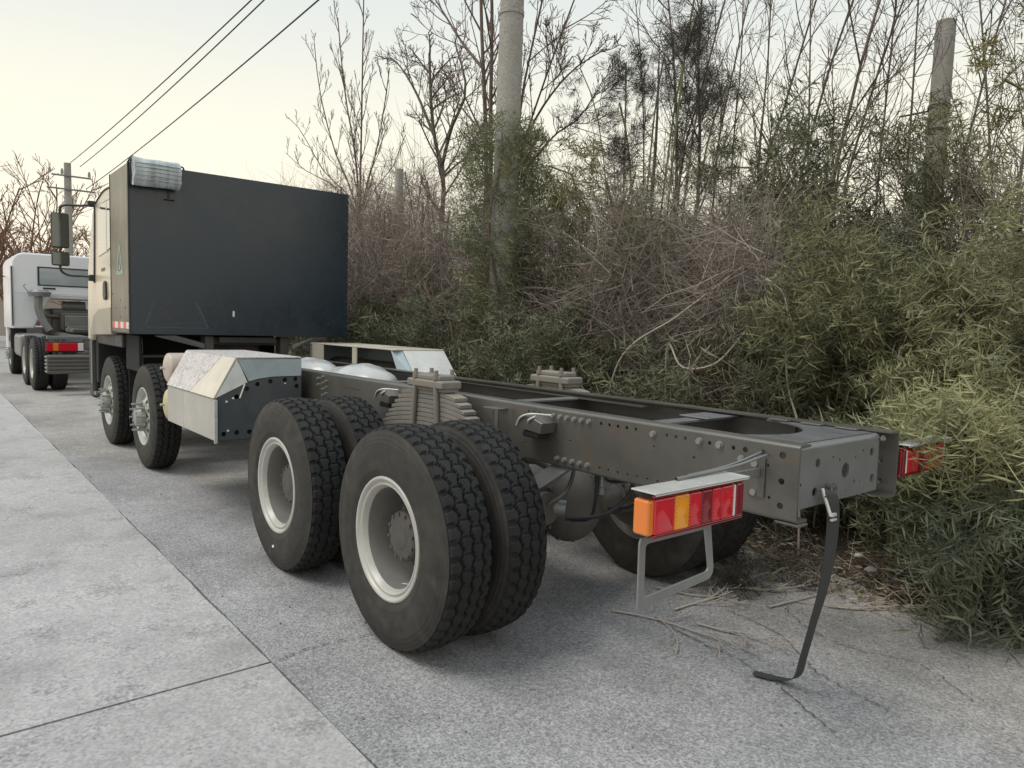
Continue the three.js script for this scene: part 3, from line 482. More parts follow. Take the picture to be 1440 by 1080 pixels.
// far-side silencer box, open towards the frame
{
  const c = part('silencer_box', truck), x0 = 0.62, x1 = 1.2, za = -5.1, zb = -2.86, y0 = 0.7, yt = 1.345;
  mesh('lid', bx(x0, x1, yt, yt + 0.012, za, zb - 0.28, 0.003), mat.coverCream, c);
  mesh('end_panel', quadPlate(V(x1, 1.05, zb), V(x1, yt + 0.008, zb - 0.30), V(x0 + 0.1, yt + 0.008, zb - 0.30), V(x0 + 0.1, 1.05, zb), 0.008), mat.coverWhite, c);
  mesh('corner_panel', quadPlate(V(x0 + 0.098, 1.05, zb), V(x0 + 0.098, yt + 0.006, zb - 0.302), V(x0 + 0.008, yt + 0.006, zb - 0.36), V(x0 + 0.008, 1.05, zb - 0.16), 0.008), mat.coverBlue, c);
  mesh('outer_wall', [bx(x1 - 0.01, x1, y0, yt - 0.002, za, zb - 0.30, 0.002), bx(x0, x1 - 0.012, y0, y0 + 0.01, za, zb, 0.002), bx(x0, x1 - 0.012, y0 + 0.011, yt - 0.002, za, za + 0.01, 0.002)], mat.coverBlue, c);
  mesh('silencer', [cyl(0.2, 1.7, 'z', 0.93, 1.0, -4.15, 28)], mat.frameDark, c);
  mesh('upright', [bx(x0, x0 + 0.012, 1.0, yt - 0.002, -4.03, -3.93, 0.002), bx(x0, x0 + 0.012, 1.0, yt - 0.002, -5.05, -4.75, 0.002)], mat.coverCream, c);
}
// black enclosure behind the cab
const ZB = -5.41;
{
  const e = part('rear_enclosure', truck), zf = -6.32;
  mesh('back_panel', [bx(-1.247, 1.249, 1.42, 3.205, ZB - 0.018, ZB, 0.004)], mat.navy, e);
  mesh('side_panel', bx(-1.25, -1.238, 1.432, 3.20, zf, ZB - 0.02, 0.003), mat.olive, e);
  mesh('corner_trim', [bx(-1.256, -1.237, 1.424, 3.212, ZB - 0.022, ZB + 0.006, 0.004), bx(-1.255, -1.239, 1.43, 3.205, zf - 0.022, zf - 0.003, 0.004)], mat.plastic, e);
  mesh('far_panel', bx(1.238, 1.25, 1.432, 3.20, zf, ZB - 0.02, 0.003), mat.navy, e);
  mesh('roof_sheet', bx(-1.236, 1.236, 3.19, 3.204, zf, ZB - 0.02, 0.003), mat.plastic, e);
  mesh('floor_sheet', bx(-1.236, 1.236, 1.42, 1.434, zf, ZB - 0.02, 0.003), mat.plastic, e);
  // rivets on the outer edges
  const rv = []; for (let i = 0; i < 22; i++) rv.push(cyl(0.006, 0.004, 'z', 1.236, 1.47 + i * 0.08, ZB + 0.003, 8)); for (const [z, y] of [[-5.46, 1.87], [-6.27, 1.86], [-6.1, 1.70], [-5.62, 1.70], [-6.27, 1.5], [-5.46, 1.5], [-5.86, 1.60], [-5.86, 1.78]]) rv.push(cyl(0.009, 0.006, 'x', -1.253, y, z, 8));
  stuff(mesh('rivets', rv, mat.bolt, e));
  // reflective tape and the triangle emblem on the side
  for (let i = 0; i < 6; i++) mesh('reflector', bx(-1.254, -1.2505, 1.475, 1.545, -6.27 + i * 0.142, -6.27 + (i + 1) * 0.142 - 0.002, 0), i % 2 ? mat.tapeWhite : mat.tapeRed, e);
  const tri = (s) => [[-5.86 - 0.17 * s, 2.06 + 0.13 * (1 - s)], [-5.86 + 0.17 * s, 2.06 + 0.13 * (1 - s)], [-5.86, 2.06 + 0.13 * (1 - s) + 0.36 * s]];
  const sh = new THREE.Shape(tri(1).map(p => new THREE.Vector2(...p))); sh.holes.push(new THREE.Path(tri(0.62).map(p => new THREE.Vector2(...p)).reverse()));
  const tg = new THREE.ExtrudeGeometry(sh, { depth: 0.003, bevelEnabled: false }); tg.applyMatrix4(new THREE.Matrix4().set(0, 0, 1, -1.2535, 0, 1, 0, 0, 1, 0, 0, 0, 0, 0, 0, 1)); flip(tg);
  mesh('emblem', [tg, bx(-1.2535, -1.2505, 2.10, 2.16, -5.90, -5.82, 0)], mat.green, e);
  // pale rub marks where a bracket once sat, a small tag
  const z = ZB + 0.0025, ln = (a, b, w) => { const d = V(b[0] - a[0], b[1] - a[1], 0), n = V(-d.y, d.x, 0).normalize().multiplyScalar(w / 2), A = V(a[0], a[1], z), B = V(b[0], b[1], z), g = new THREE.BufferGeometry(); const q = [A.clone().sub(n), B.clone().sub(n), B.clone().add(n), A.clone().add(n)]; g.setAttribute('position', new THREE.Float32BufferAttribute([q[0], q[1], q[2], q[0], q[2], q[3]].flatMap(v => v.toArray()), 3)); g.computeVertexNormals(); return g; };
  mesh('rub_marks', [ln([-1.02, 1.78], [-1.10, 1.52], 0.012), ln([-0.985, 1.80], [-1.06, 1.60], 0.007), ln([-1.10, 1.50], [-0.46, 1.495], 0.010), ln([-0.46, 1.50], [-0.585, 1.79], 0.022), ln([-0.52, 1.58], [-0.60, 1.76], 0.006), ln([-0.95, 1.66], [-0.80, 1.54], 0.007), ln([-0.8, 1.545], [-0.5, 1.56], 0.006)], mat.chalk, e);
  mesh('tag', bx(-0.185, -0.163, 1.635, 1.70, ZB + 0.001, ZB + 0.004, 0), mat.white, e);
  mesh('lamp_bracket', [bx(-0.90, -0.80, 2.86, 2.87, ZB + 0.001, ZB + 0.04, 0.002), bx(-0.865, -0.845, 2.87, 2.97, ZB + 0.001, ZB + 0.02, 0.002)], mat.plastic, e);
}
// what shows below the enclosure
mesh('cab_support', [bx(-0.40, 0.45, 1.30, 1.395, ZB - 0.35, ZB - 0.20, 0.02), bx(-0.46, -0.36, 1.196, 1.41, ZB - 0.28, ZB - 0.10, 0.01), bx(0.42, 0.52, 1.196, 1.41, ZB - 0.28, ZB - 0.10, 0.01)], mat.frameDark, truck);
mesh('support_plate', [bx(-0.30, 0.36, 1.335, 1.40, ZB - 0.12, ZB - 0.10, 0.004)], mat.plate, truck);
mesh('support_strut', quadPlate(V(-1.0, 1.400, ZB - 0.02), V(-0.80, 1.41, ZB - 0.02), V(-0.47, 1.32, ZB - 0.08), V(-0.47, 1.265, ZB - 0.08), 0.03), mat.strut, truck);
mesh('support_strut', quadPlate(V(0.55, 1.265, ZB - 0.08), V(0.55, 1.32, ZB - 0.08), V(0.80, 1.41, ZB - 0.02), V(1.0, 1.415, ZB - 0.02), -0.03), mat.strut, truck);
mesh('mud_flap', [bx(-1.10, 0.62, 1.06, 1.40, -6.24, -6.22, 0.006), bx(-1.10, -0.72, 0.36, 1.056, -6.24, -6.22, 0.006), bx(-1.12, -1.085, 1.0, 1.40, -6.26, -5.62, 0.01)], M(0.012, 0.013, 0.014, 0.85), truck);
mesh('flap_rib', [cyl(0.02, 0.36, 'x', -0.86, 1.15, -6.19, 10), bx(-1.0, -0.95, 0.7, 1.35, -6.218, -6.208, 0.003)], mat.strut, truck);
mesh('engine', [bx(-0.33, 0.33, 0.55, 1.36, -7.6, -5.9, 0.06), cyl(0.07, 1.9, 'x', 0, TY, ZF2, 14), cyl(0.07, 1.9, 'x', 0, TY, ZF1, 14)], mat.frameDark, truck);
// cab
{
  const c = part('cab', truck), xl = -1.215;
  const prof = [[-6.36, 1.43], [-6.36, 3.09], [-6.9, 3.10], [-7.40, 3.01], [-7.62, 2.90], [-7.98, 2.20], [-8.05, 1.55], [-8.05, 1.30], [-7.86, 1.30], [-7.80, 1.43]];
  mesh('body', poly(prof, 2.39, 'x', xl + 0.02, [], 0.02), mat.cream, c);
  mesh('roof_edge', [tube([[xl - 0.002, 3.085, -6.36], [xl - 0.002, 3.09, -6.9], [xl - 0.002, 3.0, -7.42]], 0.012, 14, 6)], mat.plastic, c);
  mesh('window', poly([[-7.24, 2.335], [-7.20, 2.86], [-6.98, 2.95], [-6.735, 2.95], [-6.735, 2.37]], 0.006, 'x', xl - 0.008), mat.glass, c);
  mesh('window', poly([[-6.68, 2.38], [-6.68, 2.95], [-6.45, 2.95], [-6.45, 2.41]], 0.006, 'x', xl - 0.008), mat.glass, c);
  mesh('windscreen', quadPlate(V(-1.1, 2.22, -8.0), V(-1.1, 2.88, -7.66), V(1.1, 2.88, -7.66), V(1.1, 2.22, -8.0), -0.012), mat.glass, c);
  mesh('window_frame', [bx(xl - 0.010, xl - 0.002, 2.36, 2.97, -6.73, -6.685, 0.002), bx(xl - 0.010, xl - 0.002, 2.955, 2.972, -6.99, -6.44, 0.002)], mat.cream, c);
  mesh('door_seam', [bx(xl - 0.0035, xl - 0.001, 1.66, 3.0, -6.43, -6.418, 0), bx(xl - 0.0035, xl - 0.001, 1.648, 1.66, -7.4, -6.418, 0)], mat.plastic, c);
  mesh('door_handle', poly([[-6.92, 1.86], [-6.90, 1.99], [-6.84, 2.02], [-6.77, 2.0], [-6.75, 1.84], [-6.79, 1.80], [-6.88, 1.80]], 0.016, 'x', xl - 0.018, [], 0.004), mat.plastic, c);
  mesh('door_badge', [0, 1, 2, 3].map(i => bx(xl - 0.006, xl - 0.001, 2.145, 2.185, -7.08 + i * 0.06, -7.05 + i * 0.06, 0.001)), mat.bolt, c);
  mesh('front_pillar_trim', poly([[-7.5, 2.02], [-7.42, 2.98], [-7.46, 2.99], [-7.56, 2.02]], 0.01, 'x', xl - 0.013), mat.plastic, c);
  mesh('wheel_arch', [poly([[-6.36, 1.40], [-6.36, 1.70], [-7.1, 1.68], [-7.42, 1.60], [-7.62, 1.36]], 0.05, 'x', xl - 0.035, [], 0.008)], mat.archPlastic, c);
  mesh('arch_liner', [bx(-1.16, -0.72, 1.24, 1.40, -7.75, -6.27, 0.02), bx(-1.16, -0.70, 0.72, 1.40, -7.86, -7.76, 0.02), bx(-1.2, 1.2, 0.5, 1.29, -8.15, -7.87, 0.05)], mat.plastic, c);
  mesh('mirror_arm', [tube([[-1.20, 3.01, -7.50], [-1.33, 2.99, -7.66], [-1.50, 2.985, -7.75], [-1.55, 2.95, -7.75], [-1.553, 2.86, -7.75]], 0.015, 24, 8), tube([[-1.555, 2.29, -7.75], [-1.553, 2.16, -7.75], [-1.48, 2.11, -7.74], [-1.32, 2.10, -7.62], [-1.20, 2.09, -7.52]], 0.015, 24, 8), cyl(0.013, 0.12, 'y', -1.555, 2.445, -7.75, 8), box(0.09, 0.07, 0.11, -1.24, 3.01, -7.54, 0.015), box(0.09, 0.08, 0.11, -1.24, 2.08, -7.54, 0.015)], mat.plastic, c);
  mesh('mirror', [box(0.20, 0.44, 0.06, -1.555, 2.665, -7.76, 0.025)], mat.plastic, c);
  mesh('mirror_glass', [bx(-1.645, -1.465, 2.46, 2.87, -7.731, -7.727, 0)], mat.mirror, c);
  mesh('mirror', [box(0.20, 0.18, 0.06, -1.555, 2.31, -7.76, 0.025)], mat.plastic, c);
  mesh('mirror_glass', [bx(-1.643, -1.467, 2.235, 2.385, -7.731, -7.727, 0)], mat.mirror, c);
  mesh('step', [bx(-1.19, -0.9, 0.55, 0.60, -7.95, -7.75, 0.01), rod(V(-1.2, 1.4, -7.9), V(-1.23, 0.72, -7.72), 0.014, 8)], mat.strut, c);
}
// bundle wrapped in plastic hanging from the roof corner of the enclosure
{
  const g = new THREE.CylinderGeometry(0.135, 0.135, 0.45, 40, 14, false); g.rotateZ(PI / 2);
  const p = g.attributes.position; for (let i = 0; i < p.count; i++) { const x = p.getX(i), n = fnoise(x * 9 + 4, p.getY(i) * 18 + p.getZ(i) * 11, 3) - 0.5; const sag = 1 + 0.14 * n; p.setXYZ(i, x + 0.015 * n, p.getY(i) * sag * 1.05, p.getZ(i) * sag * 0.75); }
  g.computeVertexNormals(); g.translate(-1.005, 3.10, ZB + 0.118);
  const b = thing('wrapped_bundle', 'pale blue plastic wrapped roll hanging on top corner of black cab panel', 'bundle');
  const ribs = []; for (let i = 0; i < 5; i++) { const y = -0.085 + i * 0.04; ribs.push(tube([[-1.22, 3.10 + y, ZB + 0.118 + 0.1 * Math.sqrt(1 - (y / 0.15) ** 2)], [-1.0, 3.105 + y, ZB + 0.125 + 0.1 * Math.sqrt(1 - (y / 0.15) ** 2)], [-0.785, 3.10 + y, ZB + 0.118 + 0.1 * Math.sqrt(1 - (y / 0.15) ** 2)]], 0.007, 14, 5)); }
  mesh('roll', g, mat.bundle, b); for (const q of ribs) mesh('fold', q, mat.bundle, b);
  for (const q of [tube([[-1.235, 3.22, ZB - 0.03], [-1.235, 3.24, ZB + 0.05], [-1.245, 3.12, ZB + 0.10], [-1.225, 2.97, ZB + 0.07], [-1.20, 2.99, ZB + 0.12]], 0.009, 20, 6), tube([[-0.79, 3.19, ZB + 0.1], [-0.74, 3.225, ZB + 0.03], [-0.70, 3.225, ZB - 0.02], [-0.69, 3.20, ZB - 0.04]], 0.009, 14, 6), new THREE.IcosahedronGeometry(0.035, 1).translate(-1.21, 3.235, ZB + 0.03)]) mesh('cord', q, mat.hose, b);
}
// strap hanging from the end crossmember, its tip on the ground
{
  const path = [[-0.205, 1.00, 1.665], [-0.205, 0.985, 1.70], [-0.19, 0.90, 1.71], [-0.165, 0.75, 1.695], [-0.13, 0.58, 1.66], [-0.075, 0.38, 1.595], [-0.01, 0.20, 1.53], [0.05, 0.075, 1.475], [0.075, 0.028, 1.42], [0.075, 0.014, 1.365], [0.055, 0.013, 1.325], [0.035, 0.012, 1.265]].map(a => V(...a));
  const c = new THREE.CatmullRomCurve3(path), n = 70, f = [], rows_ = [];
  for (let i = 0; i <= n; i++) { const t = i / n, p = c.getPoint(t), d = c.getTangent(t); const tw = 1.15 - 1.0 * Math.min(1, t * 2.2) + (t > 0.86 ? (t - 0.86) * 1.5 : 0); let s = V(Math.cos(tw), 0, Math.sin(tw)).multiplyScalar(1); if (t > 0.72) { const k = Math.min(1, (t - 0.72) / 0.15); s.lerp(V(0.75, 0, 0.66), k); } s.addScaledVector(d, -s.dot(d)).normalize(); const nn = s.clone().cross(d).normalize().multiplyScalar(0.0016); const w = (i === n ? 0.014 : 0.0245) * (t < 0.08 ? 0.5 : 1); rows_.push([p.clone().addScaledVector(s, w).add(nn), p.clone().addScaledVector(s, -w).add(nn), p.clone().addScaledVector(s, -w).sub(nn), p.clone().addScaledVector(s, w).sub(nn)]); }
  for (let i = 0; i < n; i++) for (let k = 0; k < 4; k++) { const a = rows_[i][k], b = rows_[i][(k + 1) % 4], cc = rows_[i + 1][(k + 1) % 4], d = rows_[i + 1][k]; f.push(...a.toArray(), ...cc.toArray(), ...b.toArray(), ...a.toArray(), ...d.toArray(), ...cc.toArray()); }
  const g = new THREE.BufferGeometry(); g.setAttribute('position', new THREE.Float32BufferAttribute(f, 3)); g.computeVertexNormals();
  const s = thing('lashing_strap', 'black webbing strap dangling from the end crossmember down to the asphalt', 'strap');
  mesh('webbing', g, mat.strap, s);
  mesh('buckle', [rod(V(-0.215, 1.005, 1.672), V(-0.212, 0.90, 1.712), 0.007, 8), rod(V(-0.165, 0.98, 1.672), V(-0.168, 0.90, 1.712), 0.005, 8), box(0.05, 0.016, 0.014, -0.19, 0.905, 1.714, 0.004), box(0.05, 0.012, 0.014, -0.188, 0.885, 1.714, 0.004)], mat.zinc, s);
}
// ---------------------------------------------------------------- the white tractor truck parked ahead
{
  const t = thing('tractor_truck', 'white tractor truck parked ahead of the bare chassis', 'truck', [0.05, 0, 0]);
  const zr = -15.1, z2 = -16.5, zf = -20.2, zc = -18.1;
  for (const s of [-1, 1]) { wheel(t, 'rear', s * 1.07, zr, s, 0.3, true); wheel(t, 'inner', s * 0.735, zr, s, 0.9, true); wheel(t, 'rear', s * 1.07, z2, s, 1.3, true); wheel(t, 'inner', s * 0.735, z2, s, 0.5, true); wheel(t, 'front', s * 1.03, zf, s, 0.3, true); }
  for (const s of [-1, 1]) mesh('frame_rail', [bx(s * 0.42, s * 0.41, 0.88, 1.16, zf - 1, -14.05, 0.003), bx(s * 0.42, s * 0.34, 1.161, 1.17, zf - 1, -14.05, 0.003)], mat.frame, t);
  mesh('rear_beam', [bx(-1.05, 0.9, 1.10, 1.17, -14.1, -14.0, 0.01), bx(-0.40, 0.40, 0.90, 1.099, -14.09, -14.05, 0.005)], mat.member, t);
  mesh('axle', [cyl(0.1, 1.5, 'x', 0, TY, zr, 14), cyl(0.1, 1.5, 'x', 0, TY, z2, 14), cyl(0.1, 2, 'x', 0, TY, zf, 14), new THREE.SphereGeometry(0.24, 18, 12).translate(0, TY, zr), new THREE.SphereGeometry(0.24, 18, 12).translate(0, TY, z2)], mat.hub, t);
  for (const s of [-1, 1]) {
    const L = part('tail_lamp', t);
    mesh('housing', bx(s * 0.42, s * 1.08, 0.85, 1.06, -13.99, -13.90, 0.01), mat.hose, L);
    for (const [a, b, m] of [[0.43, 0.53, 'clear'], [0.535, 0.70, 'red'], [0.705, 0.86, 'red'], [0.865, 0.96, 'orange'], [0.965, 1.07, 'red']]) mesh('lens', bx(s * a, s * b, 0.875, 1.035, -13.905, -13.88, 0.006), mat[m], L);
  }
  const bump = part('rear_bumper', t); mesh('core', bx(-1.08, 1.05, 0.42, 0.80, -13.95, -13.70, 0.05), mat.frameDark, bump);
  for (let i = 0; i < 5; i++) mesh('rib', bx(-1.1, 1.07, 0.44 + i * 0.073, 0.49 + i * 0.073, -13.98, -13.675, 0.015), mat.frame, bump);
  mesh('bumper_hanger', [bx(-0.85, -0.80, 0.78, 1.09, -13.97, -13.93, 0.005), bx(0.77, 0.82, 0.78, 1.09, -13.97, -13.93, 0.005)], mat.frame, t);
  mesh('fifth_wheel', [bx(-0.42, 0.42, 1.20, 1.30, -16.3, -15.3, 0.03), cyl(0.45, 0.05, 'y', 0, 1.31, -15.8, 30)], mat.frameDark, t);
  mesh('fuel_tank', [bx(-1.18, -0.6, 0.55, 1.12, -18.9, -17.5, 0.1)], mat.strut, t);
  mesh('battery_box', [bx(0.6, 1.18, 0.55, 1.12, -18.9, -17.5, 0.06)], mat.strut, t);
  const c = part('cab', t);
  // back wall with the cut-out for the engine; rounded roof
  const s = new THREE.Shape(); s.moveTo(-1.22, 1.28); s.lineTo(-1.22, 2.80); s.quadraticCurveTo(-1.20, 3.0, -1.0, 3.03); s.lineTo(1.0, 3.03); s.quadraticCurveTo(1.20, 3.0, 1.22, 2.80); s.lineTo(1.22, 1.28); s.lineTo(0.86, 1.28); s.lineTo(0.52, 2.02); s.lineTo(-0.52, 2.02); s.lineTo(-0.86, 1.28); s.closePath();
  const g = new THREE.ExtrudeGeometry(s, { depth: 2.2, bevelEnabled: true, bevelSize: 0.04, bevelThickness: 0.05, bevelSegments: 2, curveSegments: 10 }); g.translate(0, 0, zc - 2.25); mesh('body', g, mat.whiteCab, c);
  mesh('rear_window', bx(-0.70, 0.70, 2.32, 2.72, zc + 0.002, zc + 0.012, 0), M(0.34, 0.39, 0.40, 0.08, 0, { clearcoat: 1, clearcoatRoughness: 0.03 }), c);
  mesh('window_seal', [bx(-0.74, 0.74, 2.721, 2.752, zc + 0.002, zc + 0.02, 0.004), bx(-0.74, 0.74, 2.29, 2.319, zc + 0.002, zc + 0.02, 0.004), bx(-0.74, -0.702, 2.3195, 2.7205, zc + 0.002, zc + 0.02, 0.004), bx(0.702, 0.74, 2.3195, 2.7205, zc + 0.002, zc + 0.02, 0.004)], mat.plastic, c);
  for (const x of [-0.5, 0.5]) mesh('vent', bx(x - 0.13, x + 0.13, 2.21, 2.25, zc + 0.002, zc + 0.02, 0.004), mat.plastic, c);
  mesh('seam', [bx(-1.21, 1.21, 2.10, 2.112, zc + 0.002, zc + 0.012, 0), bx(-0.75, 0.75, 2.06, 2.085, zc + 0.002, zc + 0.02, 0.005)], mat.whiteCab, c);
  for (const q of [-1.27, 1.27]) mesh('side_fairing', bx(q - 0.03, q + 0.03, 1.30, 2.75, zc - 0.35, zc + 0.02, 0.02), mat.whiteCab, c);
  mesh('corner_post', [bx(-1.275, -1.25, 1.3, 2.72, zc + 0.022, zc + 0.05, 0.006)], mat.plastic, c);
  mesh('front', bx(-1.22, 1.22, 0.5, 1.27, zc - 2.45, zc - 2.2, 0.06), mat.whiteCab, c);
  mesh('side_mirror', [box(0.08, 0.45, 0.2, -1.45, 2.3, zc - 1.9, 0.03), rod(V(-1.25, 2.55, zc - 1.9), V(-1.45, 2.5, zc - 1.9), 0.015, 8)], mat.plastic, c);
  mesh('mudguard', [bx(-1.2, -0.85, 1.2, 1.27, zf - 0.6, zf + 0.7, 0.03), bx(-1.2, -0.85, 0.7, 1.22, zf + 0.62, zf + 0.69, 0.02)], mat.plastic, c); mesh('mudguard', bx(0.85, 1.2, 1.2, 1.27, zf - 0.6, zf + 0.7, 0.03), mat.plastic, c);
  mesh('engine', [bx(-0.45, 0.45, 0.7, 1.75, zc - 1.8, zc - 0.1, 0.08), bx(-0.3, 0.35, 1.2, 1.65, zc - 0.1, zc + 0.25, 0.05), cyl(0.16, 0.5, 'x', 0.05, 1.78, zc - 0.25, 18), cyl(0.05, 1.2, 'x', 0, 1.55, zc - 0.05, 12)], mat.frameDark, t);
  mesh('engine_cover', [bx(-0.22, 0.30, 1.30, 1.58, zc + 0.252, zc + 0.30, 0.02)], mat.strut, t);
  mesh('intake_stack', [tube([[-0.55, 1.2, zc + 0.35], [-0.68, 1.45, zc + 0.32], [-0.76, 1.7, zc + 0.3], [-0.76, 2.02, zc + 0.3]], 0.085, 20, 14), cyl(0.22, 0.10, 'y', -0.74, 2.07, zc + 0.3, 24, 0.25), cyl(0.24, 0.06, 'y', -0.74, 2.15, zc + 0.3, 24, 0.16), tube([[-0.95, 2.1, zc + 0.3], [-1.05, 2.25, zc + 0.25], [-1.0, 2.3, zc + 0.1]], 0.012, 10, 6)], mat.strut, t);
}
// ---------------------------------------------------------------- poles and wires
function pole(label, x, z, h, r0, r1, lean, group) {
  const g = thing('utility_pole', label, 'pole', [x, 0, z], group); g.rotation.z = lean || 0;
  mesh('shaft', new THREE.CylinderGeometry(r1, r0, h + 0.3, 28, 1).translate(0, h / 2 - 0.15, 0), mat.concretePole, g); return g;
}
const mainPole = pole('tall concrete utility pole rising out of the ivy beside the truck', 2.28, -3.60, 8.7, 0.165, 0.115, -0.012);
mesh('collar', cyl(0.143, 0.05, 'y', 0, 5.15, 0, 24), mat.concretePole, mainPole);
mesh('crossarm', [box(0.09, 0.09, 1.5, 0, 7.9, 0, 0.01), box(0.08, 0.08, 1.2, 0, 7.0, 0, 0.01)], mat.strut, mainPole);
const backPole = pole('broken off concrete post standing among bare branches with iron bands', 6.3, -0.57, 5.30, 0.135, 0.105, -0.02);
mesh('band', [cyl(0.125, 0.04, 'y', 0, 4.32, 0, 20), rod(V(0, 4.3, -0.45), V(0, 4.3, -0.1), 0.012, 6)], mat.wire, backPole); mesh('band', cyl(0.128, 0.03, 'y', 0, 4.05, 0, 20), mat.wire, backPole);
const farPole = pole('distant concrete utility pole with crossarm down the road', 1.6, -29.6, 7.35, 0.17, 0.12, 0);
mesh('crossarm', [box(1.3, 0.06, 0.06, 0.1, 6.85, 0.14, 0.01), box(1.6, 0.06, 0.06, 0.1, 6.35, 0.14, 0.01)], mat.strut, farPole);
for (const x of [-0.6, -0.2, 0.7]) mesh('insulator', [cyl(0.05, 0.14, 'y', x, 6.97, 0.14, 10), cyl(0.035, 0.08, 'y', x, 7.06, 0.14, 10)], mat.concretePole, farPole);
pole('short grey post stub poking above the thicket near the cab', 3.0, -7.05, 4.02, 0.075, 0.06, 0.02);
{
  const wireTo = (a, b, sag, label) => { const pts = []; for (let i = 0; i <= 24; i++) { const t = i / 24; pts.push(V(a[0] + (b[0] - a[0]) * t, a[1] + (b[1] - a[1]) * t - sag * 4 * t * (1 - t), a[2] + (b[2] - a[2]) * t)); } tag(mesh('power_line', tube(pts, 0.014, 48, 5), mat.wire), label, 'power line', 'power lines strung between the poles'); };
  wireTo([1.7, 7.38, -29.6], [2.28, 7.98, -3.85], 0.16, 'upper wire of the close pair strung between utility poles');
  wireTo([2.0, 7.26, -29.5], [2.28, 7.92, -3.35], 0.20, 'lower wire of the close pair strung between utility poles');
  wireTo([2.2, 6.45, -29.5], [2.28, 7.10, -3.5], 0.16, 'single lower wire running behind the black cab panel');
}
// far house beyond the white truck
{
  const h = thing('house', 'distant low house with tan hipped roof behind the white truck', 'house', [4.5, 0, -62]);
  mesh('wall', bx(-3.5, 3.5, 0, 4.2, -3, 3, 0), M(0.45, 0.40, 0.34, 0.9), h);
  const r = new THREE.CylinderGeometry(0.9, 6.0, 1.9, 4, 1); r.rotateY(PI / 4); r.translate(0, 5.15, 0); mesh('roof', r, M(0.33, 0.25, 0.18, 0.85), h);
}
// ---------------------------------------------------------------- plants
const leafMat = M(1, 1, 1, 0.7, 0, { vertexColors: true });
const twigMat = M(1, 1, 1, 0.9, 0, { vertexColors: true });
function leafTris(f, base, dir, side, len, w, fold) {
  const up = side.clone().cross(dir).normalize(), tip = base.clone().addScaledVector(dir, len), m = base.clone().addScaledVector(dir, len * 0.38), l = m.clone().addScaledVector(side, w / 2).addScaledVector(up, fold), r = m.clone().addScaledVector(side, -w / 2).addScaledVector(up, fold);
  f.push(...base.toArray(), ...l.toArray(), ...tip.toArray(), ...base.toArray(), ...tip.toArray(), ...r.toArray());
}
function geo(f) { const g = new THREE.BufferGeometry(); g.setAttribute('position', new THREE.Float32BufferAttribute(f, 3)); g.computeVertexNormals(); return g; }
const unit = (R) => { const z = 2 * R() - 1, a = 2 * PI * R(), s = Math.sqrt(1 - z * z); return V(s * Math.cos(a), z, s * Math.sin(a)); };
function sprig(seed, n, len, w, spread, stem, droop) {
  const R = rng(seed), f = [];
  for (let i = 0; i < n; i++) {
    const t = 0.15 + 0.85 * i / n, base = V(0.03 * (R() - 0.5), stem * t, 0.03 * (R() - 0.5)), a = i * 2.4 + R();
    const d = V(Math.cos(a) * spread, 0.75 - droop * R(), Math.sin(a) * spread).add(unit(R).multiplyScalar(0.35)).normalize(), s = d.clone().cross(unit(R)).normalize();
    leafTris(f, base, d, s, len * (0.6 + 0.7 * R()), w * (0.7 + 0.6 * R()), w * 0.25);
  }
  leafTris(f, V(0, 0, 0), V(0.02, 1, 0.01).normalize(), V(1, 0, 0), stem, 0.004, 0); leafTris(f, V(0, 0, 0), V(0.0, 1, 0.01).normalize(), V(0, 0, 1), stem, 0.004, 0);
  return geo(f);
}
const SPRIG = { bamboo: [sprig(1, 19, 0.088, 0.0098, 0.9, 0.25, 0.9), sprig(2, 17, 0.105, 0.0110, 0.8, 0.28, 1.1), sprig(7, 19, 0.075, 0.0085, 1.0, 0.22, 1.3)], fine: [sprig(3, 18, 0.075, 0.009, 0.9, 0.20, 0.6), sprig(4, 16, 0.085, 0.010, 1.0, 0.22, 0.8)], needle: [sprig(5, 34, 0.085, 0.0055, 0.8, 0.2, 0.3)], ivy: [sprig(6, 10, 0.06, 0.05, 1.2, 0.14, 1.0)] };
function twigs(seed, n, len, r, curl) {
  const R = rng(seed), f = [];
  for (let i = 0; i < n; i++) {
    let p = unit(R).multiplyScalar(0.12 + 0.12 * R()), d = unit(R); d.y = Math.abs(d.y) * 0.9 - 0.15; d.normalize(); const L = len * (0.5 + R()), S = 3; let rr = r * (0.6 + 0.7 * R());
    let prev = null;
    for (let k = 0; k <= S; k++) {
      const a = d.clone().cross(V(0.3, 0.9, 0.2)).normalize(), b = d.clone().cross(a).normalize(), q = rr * (1 - 0.75 * k / S), ringp = [0, 1, 2].map(m => p.clone().addScaledVector(a, q * Math.cos(m * 2.094)).addScaledVector(b, q * Math.sin(m * 2.094)));
      if (prev) for (let m = 0; m < 3; m++) { const o = (m + 1) % 3; f.push(...prev[m].toArray(), ...prev[o].toArray(), ...ringp[o].toArray(), ...prev[m].toArray(), ...ringp[o].toArray(), ...ringp[m].toArray()); }
      prev = ringp; p = p.clone().addScaledVector(d, L / S); d.add(unit(R).multiplyScalar(curl)).normalize();
    }
  }
  return geo(f);
}
const TWIGS = [twigs(11, 13, 0.55, 0.0030, 0.28), twigs(12, 11, 0.62, 0.0028, 0.35)];
const LONGTWIGS = [twigs(13, 10, 0.95, 0.0038, 0.22)];
